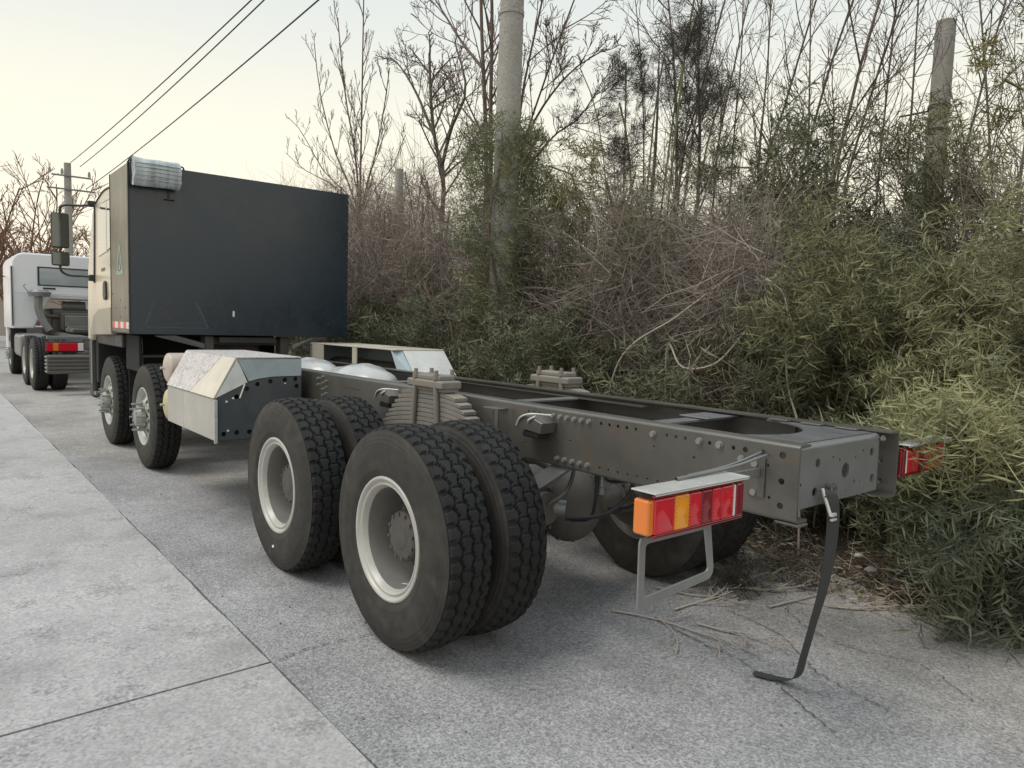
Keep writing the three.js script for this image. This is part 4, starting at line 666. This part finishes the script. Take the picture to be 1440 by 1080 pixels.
function scatter(name, parent, geoms, material, items) {   // items: [pos, quat, scale, color]; all copies joined into one mesh
  let n = 0; items.forEach((it, i) => { n += geoms[i % geoms.length].attributes.position.count; });
  const pos = new Float32Array(n * 3), nor = new Float32Array(n * 3), col = new Float32Array(n * 3), v = V(0, 0, 0); let o = 0;
  items.forEach((it, i) => { const g = geoms[i % geoms.length], P = g.attributes.position, N = g.attributes.normal, c = it[3];
    for (let k = 0; k < P.count; k++, o += 3) { v.fromBufferAttribute(P, k).multiplyScalar(it[2]).applyQuaternion(it[1]).add(it[0]); pos[o] = v.x; pos[o + 1] = v.y; pos[o + 2] = v.z; v.fromBufferAttribute(N, k).applyQuaternion(it[1]); nor[o] = v.x; nor[o + 1] = v.y; nor[o + 2] = v.z; col[o] = c.r; col[o + 1] = c.g; col[o + 2] = c.b; } });
  const g = new THREE.BufferGeometry(); g.setAttribute('position', new THREE.BufferAttribute(pos, 3)); g.setAttribute('normal', new THREE.BufferAttribute(nor, 3)); g.setAttribute('color', new THREE.BufferAttribute(col, 3));
  return stuff(same(name, g, material, parent));
}
const tintOf = (R, a, b, v = 0.35) => { const t = R(), k = 1 + v * (R() - 0.5) * 2; return new THREE.Color().setRGB((a[0] + (b[0] - a[0]) * t) * k, (a[1] + (b[1] - a[1]) * t) * k, (a[2] + (b[2] - a[2]) * t) * k); };
const C = { grey: [0.155, 0.168, 0.108], dark: [0.090, 0.108, 0.068], bright: [0.245, 0.245, 0.125], yellow: [0.27, 0.25, 0.10], olive: [0.135, 0.125, 0.065], straw: [0.36, 0.31, 0.20], brown: [0.20, 0.165, 0.138], mauve: [0.265, 0.228, 0.200], pale: [0.33, 0.27, 0.22], gold: [0.40, 0.29, 0.08] };
const qUp = V(0, 1, 0);
let plantSeed = 1000;
function bamboo(label, group, x, z, o) {
  const R = rng(++plantSeed), t = thing(o.name || 'bamboo_clump', label, o.category || 'bamboo', [x, 0.03, z], group), items = [];
  const { h, r = 0.35, n = 7, count = 700, tints = [C.grey, C.dark], lean = [0, 0], kind = 'bamboo', size = 1, from = 0.12, puff = 0.28, droop = 0.5, arch = 0.5 } = o;
  const curves = [];
  for (let i = 0; i < n; i++) {
    const a = R() * 2 * PI, rr = r * Math.sqrt(R()), H = h * (0.72 + 0.32 * R()), ax = Math.cos(a) * arch * R() + lean[0] * (0.6 + 0.8 * R()), az = Math.sin(a) * arch * R() + lean[1] * (0.6 + 0.8 * R());
    const P = [V(Math.cos(a) * rr, -0.05, Math.sin(a) * rr)]; for (const [ty, tx] of [[0.35, 0.12], [0.7, 0.45], [0.93, 0.85], [0.97 - 0.10 * droop, 1.3]]) P.push(V(P[0].x + ax * tx, H * ty, P[0].z + az * tx));
    const c = new THREE.CatmullRomCurve3(P); curves.push([c, H]); same('culm', join(new THREE.TubeGeometry(c, 12, 0.011 * (0.7 + 0.6 * R()), 5, false)), mat.culm, t);
  }
  const per = 9, nodes = [];
  for (let k = 0; k < count / per; k++) {            // side branches: each carries a fan of sprigs
    const [c] = curves[k % n], u = from + (1 - from) * Math.pow(R(), 0.8), off = unit(R); off.y *= 0.7; nodes.push([c.getPoint(Math.min(1, u)).addScaledVector(off, puff * (0.25 + 1.0 * R())), off, tintOf(R, tints[0], tints[1], 0.25)]);
  }
  for (let k = 0; k < count; k++) {
    const [q, off, tc] = nodes[k % nodes.length], p = q.clone().addScaledVector(unit(R), 0.15 * Math.sqrt(R()) * size); if (p.y < 0.03) p.y = 0.03 + 0.1 * R();
    const d = off.clone().multiplyScalar(0.9).add(unit(R).multiplyScalar(0.6)); d.y -= droop * (0.4 + R()); d.normalize(); const cc = tintOf(R, tints[0], tints[1], 0.35).lerp(tc, 0.5);
    items.push([p, new THREE.Quaternion().setFromUnitVectors(qUp, d), size * (0.65 + 0.7 * R()), cc]);
  }
  scatter('foliage', t, SPRIG[kind], leafMat, items);
  return t;
}
function brush(label, group, x, z, o) {
  const R = rng(++plantSeed), t = thing('bare_shrub', label, 'shrub', [x, 0.03, z], group), items = [];
  const { h, r = 0.8, n = 6, count = 90, tints = [C.brown, C.mauve], size = 1, from = 0.25, geoms = TWIGS, lean = [0, 0] } = o;
  const curves = [];
  for (let i = 0; i < n; i++) {
    const a = R() * 2 * PI, H = h * (0.7 + 0.4 * R()), ex = Math.cos(a) * r * R() + lean[0], ez = Math.sin(a) * r * R() + lean[1];
    const c = new THREE.CatmullRomCurve3([V(0.15 * Math.cos(a), -0.05, 0.15 * Math.sin(a)), V(ex * 0.4 + 0.1 * (R() - 0.5), H * 0.4, ez * 0.4), V(ex * 0.8, H * 0.75, ez * 0.8 + 0.15 * (R() - 0.5)), V(ex * 1.15, H, ez * 1.15)]); curves.push(c);
    same('stem', join(new THREE.TubeGeometry(c, 14, 0.012 + 0.008 * R(), 5, false)), mat.twig, t);
  }
  for (let k = 0; k < count; k++) {
    const p = curves[k % n].getPoint(Math.min(1, from + (1 - from) * Math.pow(R(), 0.75))).add(unit(R).multiplyScalar(r * 0.5 * R())); if (p.y < 0.25) p.y = 0.25 + R() * 0.3;
    const d = V(0, 0.6, 0).add(unit(R)).normalize(); items.push([p, new THREE.Quaternion().setFromUnitVectors(qUp, d), size * (0.7 + 0.7 * R()), tintOf(R, tints[0], tints[1], 0.3)]);
  }
  scatter('twigs', t, geoms, twigMat, items);
  return t;
}
// hedge: front row of bamboo, twig tangles among it, taller rows behind
const G1 = 'grey green bamboo clumps of the hedge front', G2 = 'dark bamboo clumps of the hedge back row', G3 = 'bare twiggy shrubs in the hedge', G4 = 'bare shrubs in the back of the thicket';
const HP = rng(4242);
bamboo('bright yellow green bamboo drooping to the verge beside the far tail lamp', undefined, 1.98, 1.74, { h: 1.42, r: 0.26, n: 9, count: 900, tints: [[0.33, 0.32, 0.165], C.bright], lean: [-0.18, 0.0], puff: 0.26, droop: 0.9, from: 0.42, arch: 0.5 });
bamboo('thin dull bamboo sprays trailing on the ground under the drooping clump', undefined, 1.72, 1.62, { h: 0.85, r: 0.2, n: 6, count: 300, kind: 'fine', size: 1.25, tints: [C.grey, C.dark], puff: 0.22, droop: 0.8, from: 0.05, arch: 0.45 });
bamboo('big rounded yellow green bamboo leaning out above the frame end', undefined, 2.75, 0.72, { h: 2.42, r: 0.35, n: 10, count: 1500, tints: [C.bright, C.olive], lean: [-0.38, 0.1], puff: 0.34, droop: 0.8, from: 0.45, arch: 0.75 });
bamboo('mid green bamboo at the open end of the hedge', undefined, 2.9, 2.35, { h: 2.2, r: 0.4, n: 9, count: 900, tints: [C.grey, C.bright], puff: 0.34, droop: 0.7, arch: 0.7 });
const FRONT = ['grey green bamboo clump in the hedge straight behind the far end of the frame', 'low dark bamboo squeezed between the frame end and the drooping bright clump', 'grey green bamboo clump behind the far rear dual wheels', 'olive bamboo clump in the hedge beside the far leaf spring saddle', 'grey green bamboo clump between the far spring saddle and the tall pole', 'olive bamboo clump behind the tall ivy covered pole beside the silencer box', 'grey green bamboo clump rising behind the lid of the silencer box', 'grey green bamboo clump at the rear edge of the black cab panel', 'olive bamboo clump alongside the cab on its hedge side', 'grey green bamboo clump in the hedge ahead of the cab'];
for (const [i, [x, z, h, cnt, t]] of [[2.45, -0.05, 1.75, 900, 0], [2.35, 0.95, 1.35, 650, 2], [2.15, -0.85, 1.5, 750, 0], [2.25, -1.75, 1.85, 900, 1], [2.15, -2.75, 1.55, 800, 0], [2.30, -4.15, 1.8, 900, 1], [2.2, -5.3, 1.8, 800, 0], [2.3, -6.6, 2.0, 800, 0], [2.3, -8.2, 2.1, 700, 1], [2.4, -10.2, 2.3, 600, 0]].entries())
  bamboo(FRONT[i], G1, x, z, { h, r: 0.4, n: 8, count: Math.round(cnt * 1.15), tints: [[C.grey, C.olive], [C.olive, C.dark], [C.grey, C.bright]][t], puff: 0.33, droop: 0.6, from: 0.02, arch: 0.6 });
for (const [x, z, h, cnt] of [[3.35, 1.6, 2.0, 450], [3.5, 0.6, 2.2, 550], [3.45, -0.5, 2.7, 800], [3.2, -1.6, 2.9, 900], [3.3, -2.8, 2.8, 750], [3.25, -5.0, 2.5, 700], [3.35, -6.6, 2.6, 700], [3.4, -8.6, 2.6, 600], [3.5, -11, 2.8, 500]])
  bamboo('tall dark bamboo clump in the second row of the hedge', G2, x, z, { h, r: 0.5, n: 9, count: Math.round(cnt * 1.1), tints: [C.grey, C.olive], puff: 0.4, droop: 0.5, from: 0.1, arch: 0.7, kind: HP() < 0.5 ? 'fine' : 'bamboo', size: 1.15 });
for (const [x, z, h, cnt, t] of [[2.5, -0.45, 2.6, 110, 1], [2.45, -1.3, 2.5, 110, 0], [2.5, -2.3, 2.7, 110, 1], [2.5, -3.2, 2.6, 80, 0], [2.5, -4.7, 2.9, 140, 1], [2.6, -5.8, 3.1, 160, 1], [2.7, -7.0, 3.3, 170, 1], [2.8, -8.6, 3.6, 160, 1], [2.9, -10.6, 3.8, 140, 1], [3.0, -13, 4.2, 120, 1]])
  brush('bare brown twiggy shrub tangled through the hedge', G3, x, z, { h, r: 0.75, n: 6, count: Math.round(cnt * 1.5), tints: [[C.brown, C.mauve], [C.mauve, C.pale]][t] });
for (const [x, z, h, cnt] of [[4.6, 1.7, 2.6, 80], [4.5, 0.6, 2.9, 100], [4.7, -0.6, 3.1, 110], [4.4, -1.8, 3.2, 120], [4.5, -3.2, 3.3, 120], [4.4, -4.6, 3.6, 140], [4.4, -6.2, 3.6, 140], [4.5, -8.0, 3.9, 130], [4.6, -10, 4.2, 130], [4.8, -12.5, 4.6, 130], [5.0, -16, 5.2, 120]])
  brush('tall bare shrub behind the hedge, a haze of fine brown twigs', G4, x, z, { h, r: 1.0, n: 7, count: Math.round(cnt * 1.4), tints: [C.brown, C.mauve], geoms: LONGTWIGS });
bamboo('leafy evergreen bush topping the hedge between the bare saplings', undefined, 4.2, -0.85, { name: 'evergreen_bush', category: 'bush', h: 3.9, r: 0.5, n: 9, count: 650, kind: 'fine', size: 1.3, tints: [C.grey, C.olive], puff: 0.42, from: 0.45, arch: 0.7, droop: 0.3 });
bamboo('slim bamboo plume standing above the hedge beside the broken post', undefined, 4.3, 0.42, { h: 4.05, r: 0.12, n: 4, count: 330, tints: [C.bright, C.olive], puff: 0.18, from: 0.5, arch: 0.15, droop: 0.6 });
bamboo('dense dark green bush in front of the plume of bamboo', undefined, 3.9, 0.2, { name: 'evergreen_bush', category: 'bush', h: 2.75, r: 0.3, n: 7, count: 450, tints: [C.dark, C.grey], puff: 0.33, from: 0.5, arch: 0.4, droop: 0.6 });
bamboo('tree top with warm backlight tinted into its leaves above the far end of the hedge', undefined, 5.4, 1.12, { name: 'backlit_tint_tree', category: 'tree', h: 5.1, r: 0.25, n: 6, count: 420, kind: 'fine', size: 1.2, tints: [C.yellow, C.olive], puff: 0.32, from: 0.62, arch: 0.5, droop: 0.4 });  // leaf tint yellowed to stand for warm light from behind
bamboo('yellowing leafy bush at the foot of the evergreen tree', undefined, 3.5, -3.0, { name: 'yellow_bush', category: 'bush', h: 3.6, r: 0.35, n: 7, count: 420, kind: 'fine', size: 1.1, tints: [C.yellow, C.olive], puff: 0.35, from: 0.6, arch: 0.7, droop: 0.3 });
// dark evergreen tree with several upright leaders
{
  const t = bamboo('dark evergreen tree with upright leaders standing over the hedge', undefined, 4.6, -3.35, { name: 'evergreen_tree', category: 'tree', h: 5.65, r: 0.45, n: 10, count: 620, kind: 'needle', size: 1.15, tints: [[0.07, 0.07, 0.055], [0.105, 0.085, 0.07]], puff: 0.20, from: 0.52, arch: 0.85, droop: -0.7 });
  mesh('trunk', branchGeo([V(0, -0.05, 0), V(0.03, 1.4, 0.02), V(-0.02, 2.8, 0), V(0, 4.2, 0.03), V(0.02, 5.3, 0)], 0.055, 0.008, 8), mat.barkGrey, t);
}
// ivy on the tall pole
{
  const R = rng(909), t = thing('ivy', 'leafy climber wrapped round the tall concrete pole', 'climber', [2.28, 0.02, -3.60]), items = [];
  mesh('stem', tube([[-0.16, -0.02, 0.05], [-0.17, 0.9, 0.02], [-0.12, 1.8, 0.13], [-0.16, 2.7, -0.04], [-0.1, 3.6, 0.12]], 0.018, 30, 6), mat.twig, t);
  for (let i = 0; i < 1250; i++) { const y = 0.5 + 3.45 * Math.pow(R(), 0.95), a = 2 * PI * R(), rr = 0.14 + (0.24 + 0.14 * Math.sin(y * 2.3 + 1)) * R(); const off = V(Math.cos(a), 0, Math.sin(a)), d = off.clone().multiplyScalar(0.8).add(unit(R).multiplyScalar(0.6)); d.y -= 0.5; d.normalize(); items.push([V(off.x * rr, y, off.z * rr), new THREE.Quaternion().setFromUnitVectors(qUp, d), 0.8 + 0.6 * R(), tintOf(R, C.bright, C.grey)]); }
  scatter('foliage', t, SPRIG.fine, leafMat, items);
}
// bare trees
function branchGeo(pts, r0, r1, rad) { const c = new THREE.CatmullRomCurve3(pts), n = Math.max(3, (pts.length - 1) * (rad > 3 ? 3 : 2)), g = new THREE.TubeGeometry(c, n, 1, rad, false), p = g.attributes.position; const cs = []; for (let i = 0; i <= n; i++) cs.push(c.getPointAt(i / n)); for (let i = 0; i < p.count; i++) { const k = Math.floor(i / (rad + 1)), q = cs[k], r = r0 + (r1 - r0) * k / n; p.setXYZ(i, q.x + (p.getX(i) - q.x) * r, q.y + (p.getY(i) - q.y) * r, q.z + (p.getZ(i) - q.z) * r); } return g; }
function grow(out, R, start, dir, len, r, level, o) {
  const pts = [start.clone()], d = dir.clone(); let p = start.clone(); const S = level > 1 ? 4 : 3;
  for (let i = 0; i < S; i++) { d.add(unit(R).multiplyScalar(o.wiggle)).add(V(0, o.up, 0)).normalize(); p = p.clone().addScaledVector(d, len / S); pts.push(p); }
  out.push(branchGeo(pts, r, Math.max(o.min, r * 0.35), level > 1 ? 5 : 3));
  if (level <= 0) return;
  const n = Math.round(o.kids * (0.7 + 0.6 * R())), c = new THREE.CatmullRomCurve3(pts);
  for (let k = 0; k < n; k++) { const t = 0.2 + 0.8 * (k + R()) / n, q = c.getPoint(Math.min(1, t)), tg = c.getTangent(Math.min(1, t)), s = unit(R); s.addScaledVector(tg, -s.dot(tg)).normalize(); const nd = tg.clone().multiplyScalar(1).addScaledVector(s, o.angle * (0.6 + 0.7 * R())).normalize(); grow(out, R, q, nd, len * o.ratio * (1.15 - 0.6 * t) * (0.7 + 0.6 * R()), Math.max(o.min, r * 0.5), level - 1, o); }
}
// stems are traced as picture points met with the plane x = X, each stem a little before or behind it
function bareTree(label, group, X, stems, o) {
  const R = rng(++plantSeed), first = onPlane(stems[0].p[0][0], stems[0].p[0][1], 'x', X), t = thing(o.name || 'bare_tree', label, 'tree', [first.x, 0, first.z], group);
  const O = { wiggle: 0.16, up: 0.10, kids: 5, ratio: 0.5, angle: 0.85, min: 0.0045, ...o };
  const twg = [];
  stems.forEach((s, i) => {
    const jx = i ? (R() - 0.5) * 0.7 : 0, w = s.p.map((q, k) => { const v = onPlane(q[0], q[1], 'x', X + jx * Math.min(1, k * 0.5)); return v.sub(t.position); });
    if (s.root !== false) w.unshift(V(w[0].x * 0.5, -0.1, w[0].z * 0.5)); 
    const g = branchGeo(w, s.r, s.r * 0.35, 7); same(i ? 'limb' : 'trunk', join(g), o.mat || mat.barkGrey, t);
    const c = new THREE.CatmullRomCurve3(w), n = s.n ?? 12, L = c.getLength();
    for (let k = 0; k < n; k++) { const u = (s.from ?? 0.5) + (1 - (s.from ?? 0.5)) * (k + R()) / n, q = c.getPointAt(Math.min(0.995, u)), tg = c.getTangentAt(Math.min(0.995, u)), sd = unit(R); sd.addScaledVector(tg, -sd.dot(tg)).normalize(); grow(twg, R, q, tg.clone().addScaledVector(sd, O.angle * (0.5 + 0.7 * R())).normalize(), (s.len ?? 1.3) * (1.25 - 0.7 * (k / n)) * (0.6 + 0.7 * R()), Math.max(O.min, s.r * 0.33), s.level ?? 2, O); }
  });
  same('branches', join(twg), o.mat || mat.barkGrey, t); return t;
}
const GB = 'bare saplings behind the hedge';
bareTree('bare tree with many steep shoots beside the black cab panel', undefined, 5.0, [
  { p: [[505, 300], [500, 220], [485, 130], [475, 25]], r: 0.0360, n: 16, len: 0.9, from: 0.45 }, { p: [[506, 300], [508, 200], [510, 90], [512, -30]], r: 0.0360, n: 16, len: 0.9, from: 0.45 }, { p: [[503, 300], [470, 210], [450, 130], [442, 60]], r: 0.0288, n: 12, len: 0.8, from: 0.45 }, { p: [[503, 305], [455, 240], [420, 180], [405, 165]], r: 0.0252, n: 10, len: 0.7, from: 0.45 }, { p: [[508, 300], [530, 210], [542, 140], [548, 95]], r: 0.0288, n: 12, len: 0.8, from: 0.45 }, { p: [[500, 300], [470, 262], [430, 240], [402, 215]], r: 0.0216, n: 8, len: 0.7, from: 0.5 }, { p: [[510, 300], [555, 230], [570, 190]], r: 0.0216, n: 9, len: 0.7, from: 0.45 }], { up: 0.22, angle: 0.6, kids: 4, ratio: 0.42, min: 0.0042, mat: mat.bark });
bareTree('dark forked bare tree between the black panel and the tall pole', undefined, 5.2, [
  { p: [[622, 300], [624, 245], [612, 200], [606, 140], [604, 75]], r: 0.075, n: 16, len: 1.1, from: 0.5 }, { p: [[620, 240], [635, 180], [655, 130], [640, 60]], r: 0.04, n: 10, len: 0.9, from: 0.2, root: false }, { p: [[610, 190], [585, 130], [560, 90], [548, 80]], r: 0.035, n: 10, len: 0.8, from: 0.2, root: false }, { p: [[622, 250], [650, 225], [680, 205]], r: 0.025, n: 8, len: 0.8, from: 0.2, root: false }], { angle: 1.0, up: 0.05, kids: 5, min: 0.005 });
bareTree('pair of tall straight bare trunks close behind the tall pole', undefined, 4.2, [
  { p: [[684, 280], [682, 150], [678, 60], [675, -60], [672, -160]], r: 0.055, n: 12, len: 1.2, from: 0.45 }, { p: [[690, 280], [690, 150], [692, 40], [690, -90], [690, -200]], r: 0.05, n: 12, len: 1.2, from: 0.45 }, { p: [[678, 95], [650, 60], [625, 20], [600, -20]], r: 0.028, n: 9, len: 0.9, from: 0.15, root: false }, { p: [[682, 190], [660, 165], [635, 135], [610, 110]], r: 0.02, n: 8, len: 0.7, from: 0.15, root: false }], { kids: 4, min: 0.005, mat: mat.bark });
bareTree('bare tree with branches fanning out to the right of the tall pole', undefined, 4.6, [
  { p: [[728, 250], [732, 150], [745, 80], [765, -10], [780, -80]], r: 0.035, n: 12, len: 1.0, from: 0.4 }, { p: [[730, 230], [750, 160], [785, 60], [815, -20]], r: 0.03, n: 12, len: 1.0, from: 0.4 }, { p: [[735, 200], [770, 140], [810, 95], [850, 70]], r: 0.022, n: 9, len: 0.8, from: 0.3, root: false }, { p: [[738, 240], [780, 190], [815, 165], [850, 110]], r: 0.02, n: 9, len: 0.8, from: 0.3, root: false }], { kids: 5, mat: mat.bark });
const lean = [[952, 200, 935, -40, 0.048], [984, 190, 992, -50, 0.055], [960, 220, 1030, -40, 0.035], [1010, 200, 1060, -30, 0.03], [1032, 190, 1045, -60, 0.028], [1070, 190, 1085, -40, 0.03], [1075, 240, 1160, -40, 0.035], [1135, 260, 1140, -60, 0.03], [1120, 280, 1215, -40, 0.04], [1165, 290, 1250, -40, 0.045], [1185, 280, 1290, -50, 0.04], [1235, 250, 1265, -40, 0.03], [1275, 250, 1295, -60, 0.03], [1345, 260, 1420, -20, 0.035], [1395, 300, 1375, -30, 0.03], [1430, 290, 1470, -40, 0.035], [905, 250, 890, -30, 0.025]];
{
  const R = rng(33);
  lean.forEach(([x0, y0, x1, y1, r], i) => { const X = 4.6 + 2.6 * R(), b = 10 * (R() - 0.5); bareTree('slender bare sapling rising behind the hedge right of the evergreen tree', GB, X, [{ p: [[x0, y0], [x0 + (x1 - x0) * 0.3 + b, y0 + (y1 - y0) * 0.33], [x0 + (x1 - x0) * 0.62 + b, y0 + (y1 - y0) * 0.66], [x1, y1]], r: r * 0.75, n: 12, len: 1.15, from: 0.42 }], { kids: 4, ratio: 0.5, up: 0.06, angle: 0.85, min: 0.0026, mat: i % 2 ? mat.bark : mat.barkGrey }); });
}
// bare trees far down the road, orange light put into their bark colour
{
  const R = rng(66);
  for (const [x, z, h] of [[-0.6, -44, 12.2], [2.3, -47, 11.0], [4.6, -42, 9.0], [-2.8, -47, 12.0], [0.6, -37, 6.5], [3.2, -36, 5.6], [-1.2, -39, 8.0]]) {
    const t = thing('far_tree', 'brown bare tree with orange light tinted into its bark, far down the road beyond the white truck', 'tree', [x, 0, z], 'bare trees far down the road'), out = [];
    mesh('trunk', branchGeo([V(0, -0.1, 0), V(0.1, h * 0.12, 0), V(0, h * 0.28, 0.1)], 0.16, 0.12, 8), mat.barkOrangeLit, t);
    for (let k = 0; k < 8; k++) { const a = k * 0.8 + R(); grow(out, R, V(0, h * (0.10 + 0.2 * R()), 0.05), V(Math.cos(a) * 0.8, 0.9 + 0.5 * R(), Math.sin(a) * 0.8).normalize(), h * 0.5 * (0.8 + 0.4 * R()), 0.07, 3, { wiggle: 0.16, up: 0.1, kids: 4, ratio: 0.54, angle: 0.8, min: 0.015 }); }
    same('branches', join(out), mat.barkOrangeLit, t);
  }
}
// pale arching stems in front of the hedge
for (const [label, pts, r] of [['pale bare vine stem arching down in front of the hedge to the frame', [[2.02, 2.05, -0.05], [1.98, 1.92, 0.16], [1.93, 1.72, 0.24], [1.92, 1.45, 0.25], [1.9, 1.2, 0.30], [1.88, 0.95, 0.40], [1.9, 0.0, 0.45]], 0.009], ['straight pale branch slanting across the hedge above the frame', [[2.1, 2.15, -0.25], [1.95, 1.75, -0.75], [1.85, 1.35, -1.3], [1.95, 0.0, -1.6]], 0.008], ['curved dry stem hooking low over the frame rail', [[2.0, 1.62, -0.15], [1.9, 1.36, -0.35], [1.85, 1.32, -0.62], [1.95, 1.5, -0.85], [2.1, 0.0, -0.9]], 0.008]])
  tag(mesh('dry_stem', tube(pts, r, 40, 6), mat.twigPale), label, 'stem');
// fallen twigs on the asphalt behind the frame
{
  const R = rng(14), mk = (label, x, z, ang, L, n) => { const out = []; const d = V(Math.cos(ang), 0, Math.sin(ang)); const t = thing('fallen_branch', label, 'branch', [x, 0.012, z], 'fallen dry branches on the asphalt'); grow(out, R, V(0, 0.006, 0), d, L, 0.009, 2, { wiggle: 0.28, up: 0, kids: n, ratio: 0.55, angle: 0.9, min: 0.003 }); const g = join(out), p = g.attributes.position; for (let i = 0; i < p.count; i++) p.setY(i, Math.abs(p.getY(i)) * 0.22); g.computeVertexNormals(); same('twigs', g, mat.twigPale, t); };
  const L = 'pale dry fallen branch lying on the asphalt behind the frame';
  mk(L, 0.05, 0.35, 0.8, 0.75, 4); mk(L, 0.35, 0.55, 0.3, 0.6, 4); mk(L, 0.30, 0.75, 1.2, 0.55, 4); mk(L, 0.75, 0.55, -0.3, 0.6, 4); mk(L, 0.55, 0.25, 1.0, 0.5, 3); mk(L, 0.85, 0.85, 0.4, 0.8, 4); mk(L, 1.15, 1.05, 0.7, 0.7, 4); mk(L, 1.0, 0.6, 0.9, 0.6, 4);
  bamboo('dark heap of dead needle sprays lying by the strap', undefined, 1.18, 0.55, { name: 'brush_heap', category: 'brush', h: 0.10, r: 0.22, n: 4, count: 60, kind: 'needle', size: 0.8, tints: [[0.05, 0.045, 0.035], [0.08, 0.07, 0.05]], puff: 0.10, from: 0, arch: 0.2, droop: 0.1 }).position.y = 0.0;
  // leaf litter and broken twigs on the verge
  const lit = [], tw = [];
  const leafG = geo((() => { const f = []; leafTris(f, V(0, 0, 0), V(0, 1, 0), V(1, 0, 0), 0.06, 0.014, 0.006); return f; })()), stickG = twigs(21, 5, 0.3, 0.0025, 0.25);
  const gy = (x, z) => 0.05 + 0.08 * Math.max(0, Math.min(1, (x - 1.75) / 1.4));
  for (let i = 0; i < 5000; i++) { const z = 3 - 7.5 * R(), x = 1.35 + 0.25 * R() + 1.3 * R() * R(); lit.push([V(x, gy(x, z) + 0.01 * R() - (x < 1.6 ? 0.03 : 0), z), new THREE.Quaternion().setFromUnitVectors(qUp, V(R() - 0.5, 0.12 * (R() - 0.3), R() - 0.5).normalize()), 0.6 + 0.7 * R(), tintOf(R, C.straw, C.brown, 0.5)]); }
  for (let i = 0; i < 320; i++) { const z = 3 - 6.5 * R(), x = 1.3 + 0.9 * R(); tw.push([V(x, gy(x, z) - 0.02, z), new THREE.Quaternion().setFromUnitVectors(qUp, V(R() - 0.5, 0.02, R() - 0.5).normalize()), 0.5 + 0.5 * R(), tintOf(R, C.pale, C.brown, 0.4)]); }
  const gl = new THREE.Group(); gl.name = 'leaf_litter'; gl.userData = { label: 'dry fallen leaves and broken twigs along the soil verge', category: 'leaf litter', kind: 'stuff' }; scene.add(gl);
  scatter('dry_leaves', gl, [leafG], twigMat, lit); scatter('broken_twigs', gl, [stickG], twigMat, tw);
  // stones and grit
  const stoneG = new THREE.IcosahedronGeometry(0.02, 0); { const p = stoneG.attributes.position; for (let i = 0; i < p.count; i++) p.setXYZ(i, p.getX(i) * (1 + 0.4 * (hash2(Math.round(p.getY(i) * 900), 3) - 0.5)), p.getY(i) * 0.6, p.getZ(i)); stoneG.computeVertexNormals(); }
  const gr = []; for (let i = 0; i < 420; i++) { const z = 3.2 - 9 * R(), x = R() < 0.6 ? 0.6 + 1.2 * R() : -1.7 + 3.0 * R(); gr.push([V(x, 0.004, z), new THREE.Quaternion().setFromUnitVectors(qUp, unit(R)), 0.12 + 0.35 * R() * R(), tintOf(R, [0.25, 0.24, 0.22], [0.08, 0.08, 0.08], 0.3)]); }
  const gg = new THREE.Group(); gg.name = 'grit'; gg.userData = { label: 'loose grit and small stones scattered on the asphalt', category: 'grit', kind: 'stuff' }; scene.add(gg); scatter('stones', gg, [stoneG], twigMat, gr);
  for (const [label, x, y, z, s, c] of [['pale crumpled rag lying in the litter behind the strap', 1.78, 0.10, 1.02, 0.6, [0.30, 0.285, 0.26]], ['tan broken stone at the foot of the drooping bamboo', 1.62, 0.07, 2.02, 1.6, [0.33, 0.28, 0.23]], ['white paper scrap under the hedge behind the frame end', 1.95, 0.12, 0.85, 0.5, [0.5, 0.48, 0.45]]]) {
    const g = new THREE.IcosahedronGeometry(0.055 * s, 3), p = g.attributes.position; for (let i = 0; i < p.count; i++) { const k = 0.6 + 0.9 * fnoise(p.getX(i) * 40 + s * 9, p.getZ(i) * 40 + p.getY(i) * 31, 3); p.setXYZ(i, p.getX(i) * k * 1.3, p.getY(i) * k * 0.6, p.getZ(i) * k); } g.computeVertexNormals(); g.translate(x, y, z); tag(mesh('debris', g, M(...c, 0.9)), label, 'debris'); }
}
renderer.render(scene, camera);
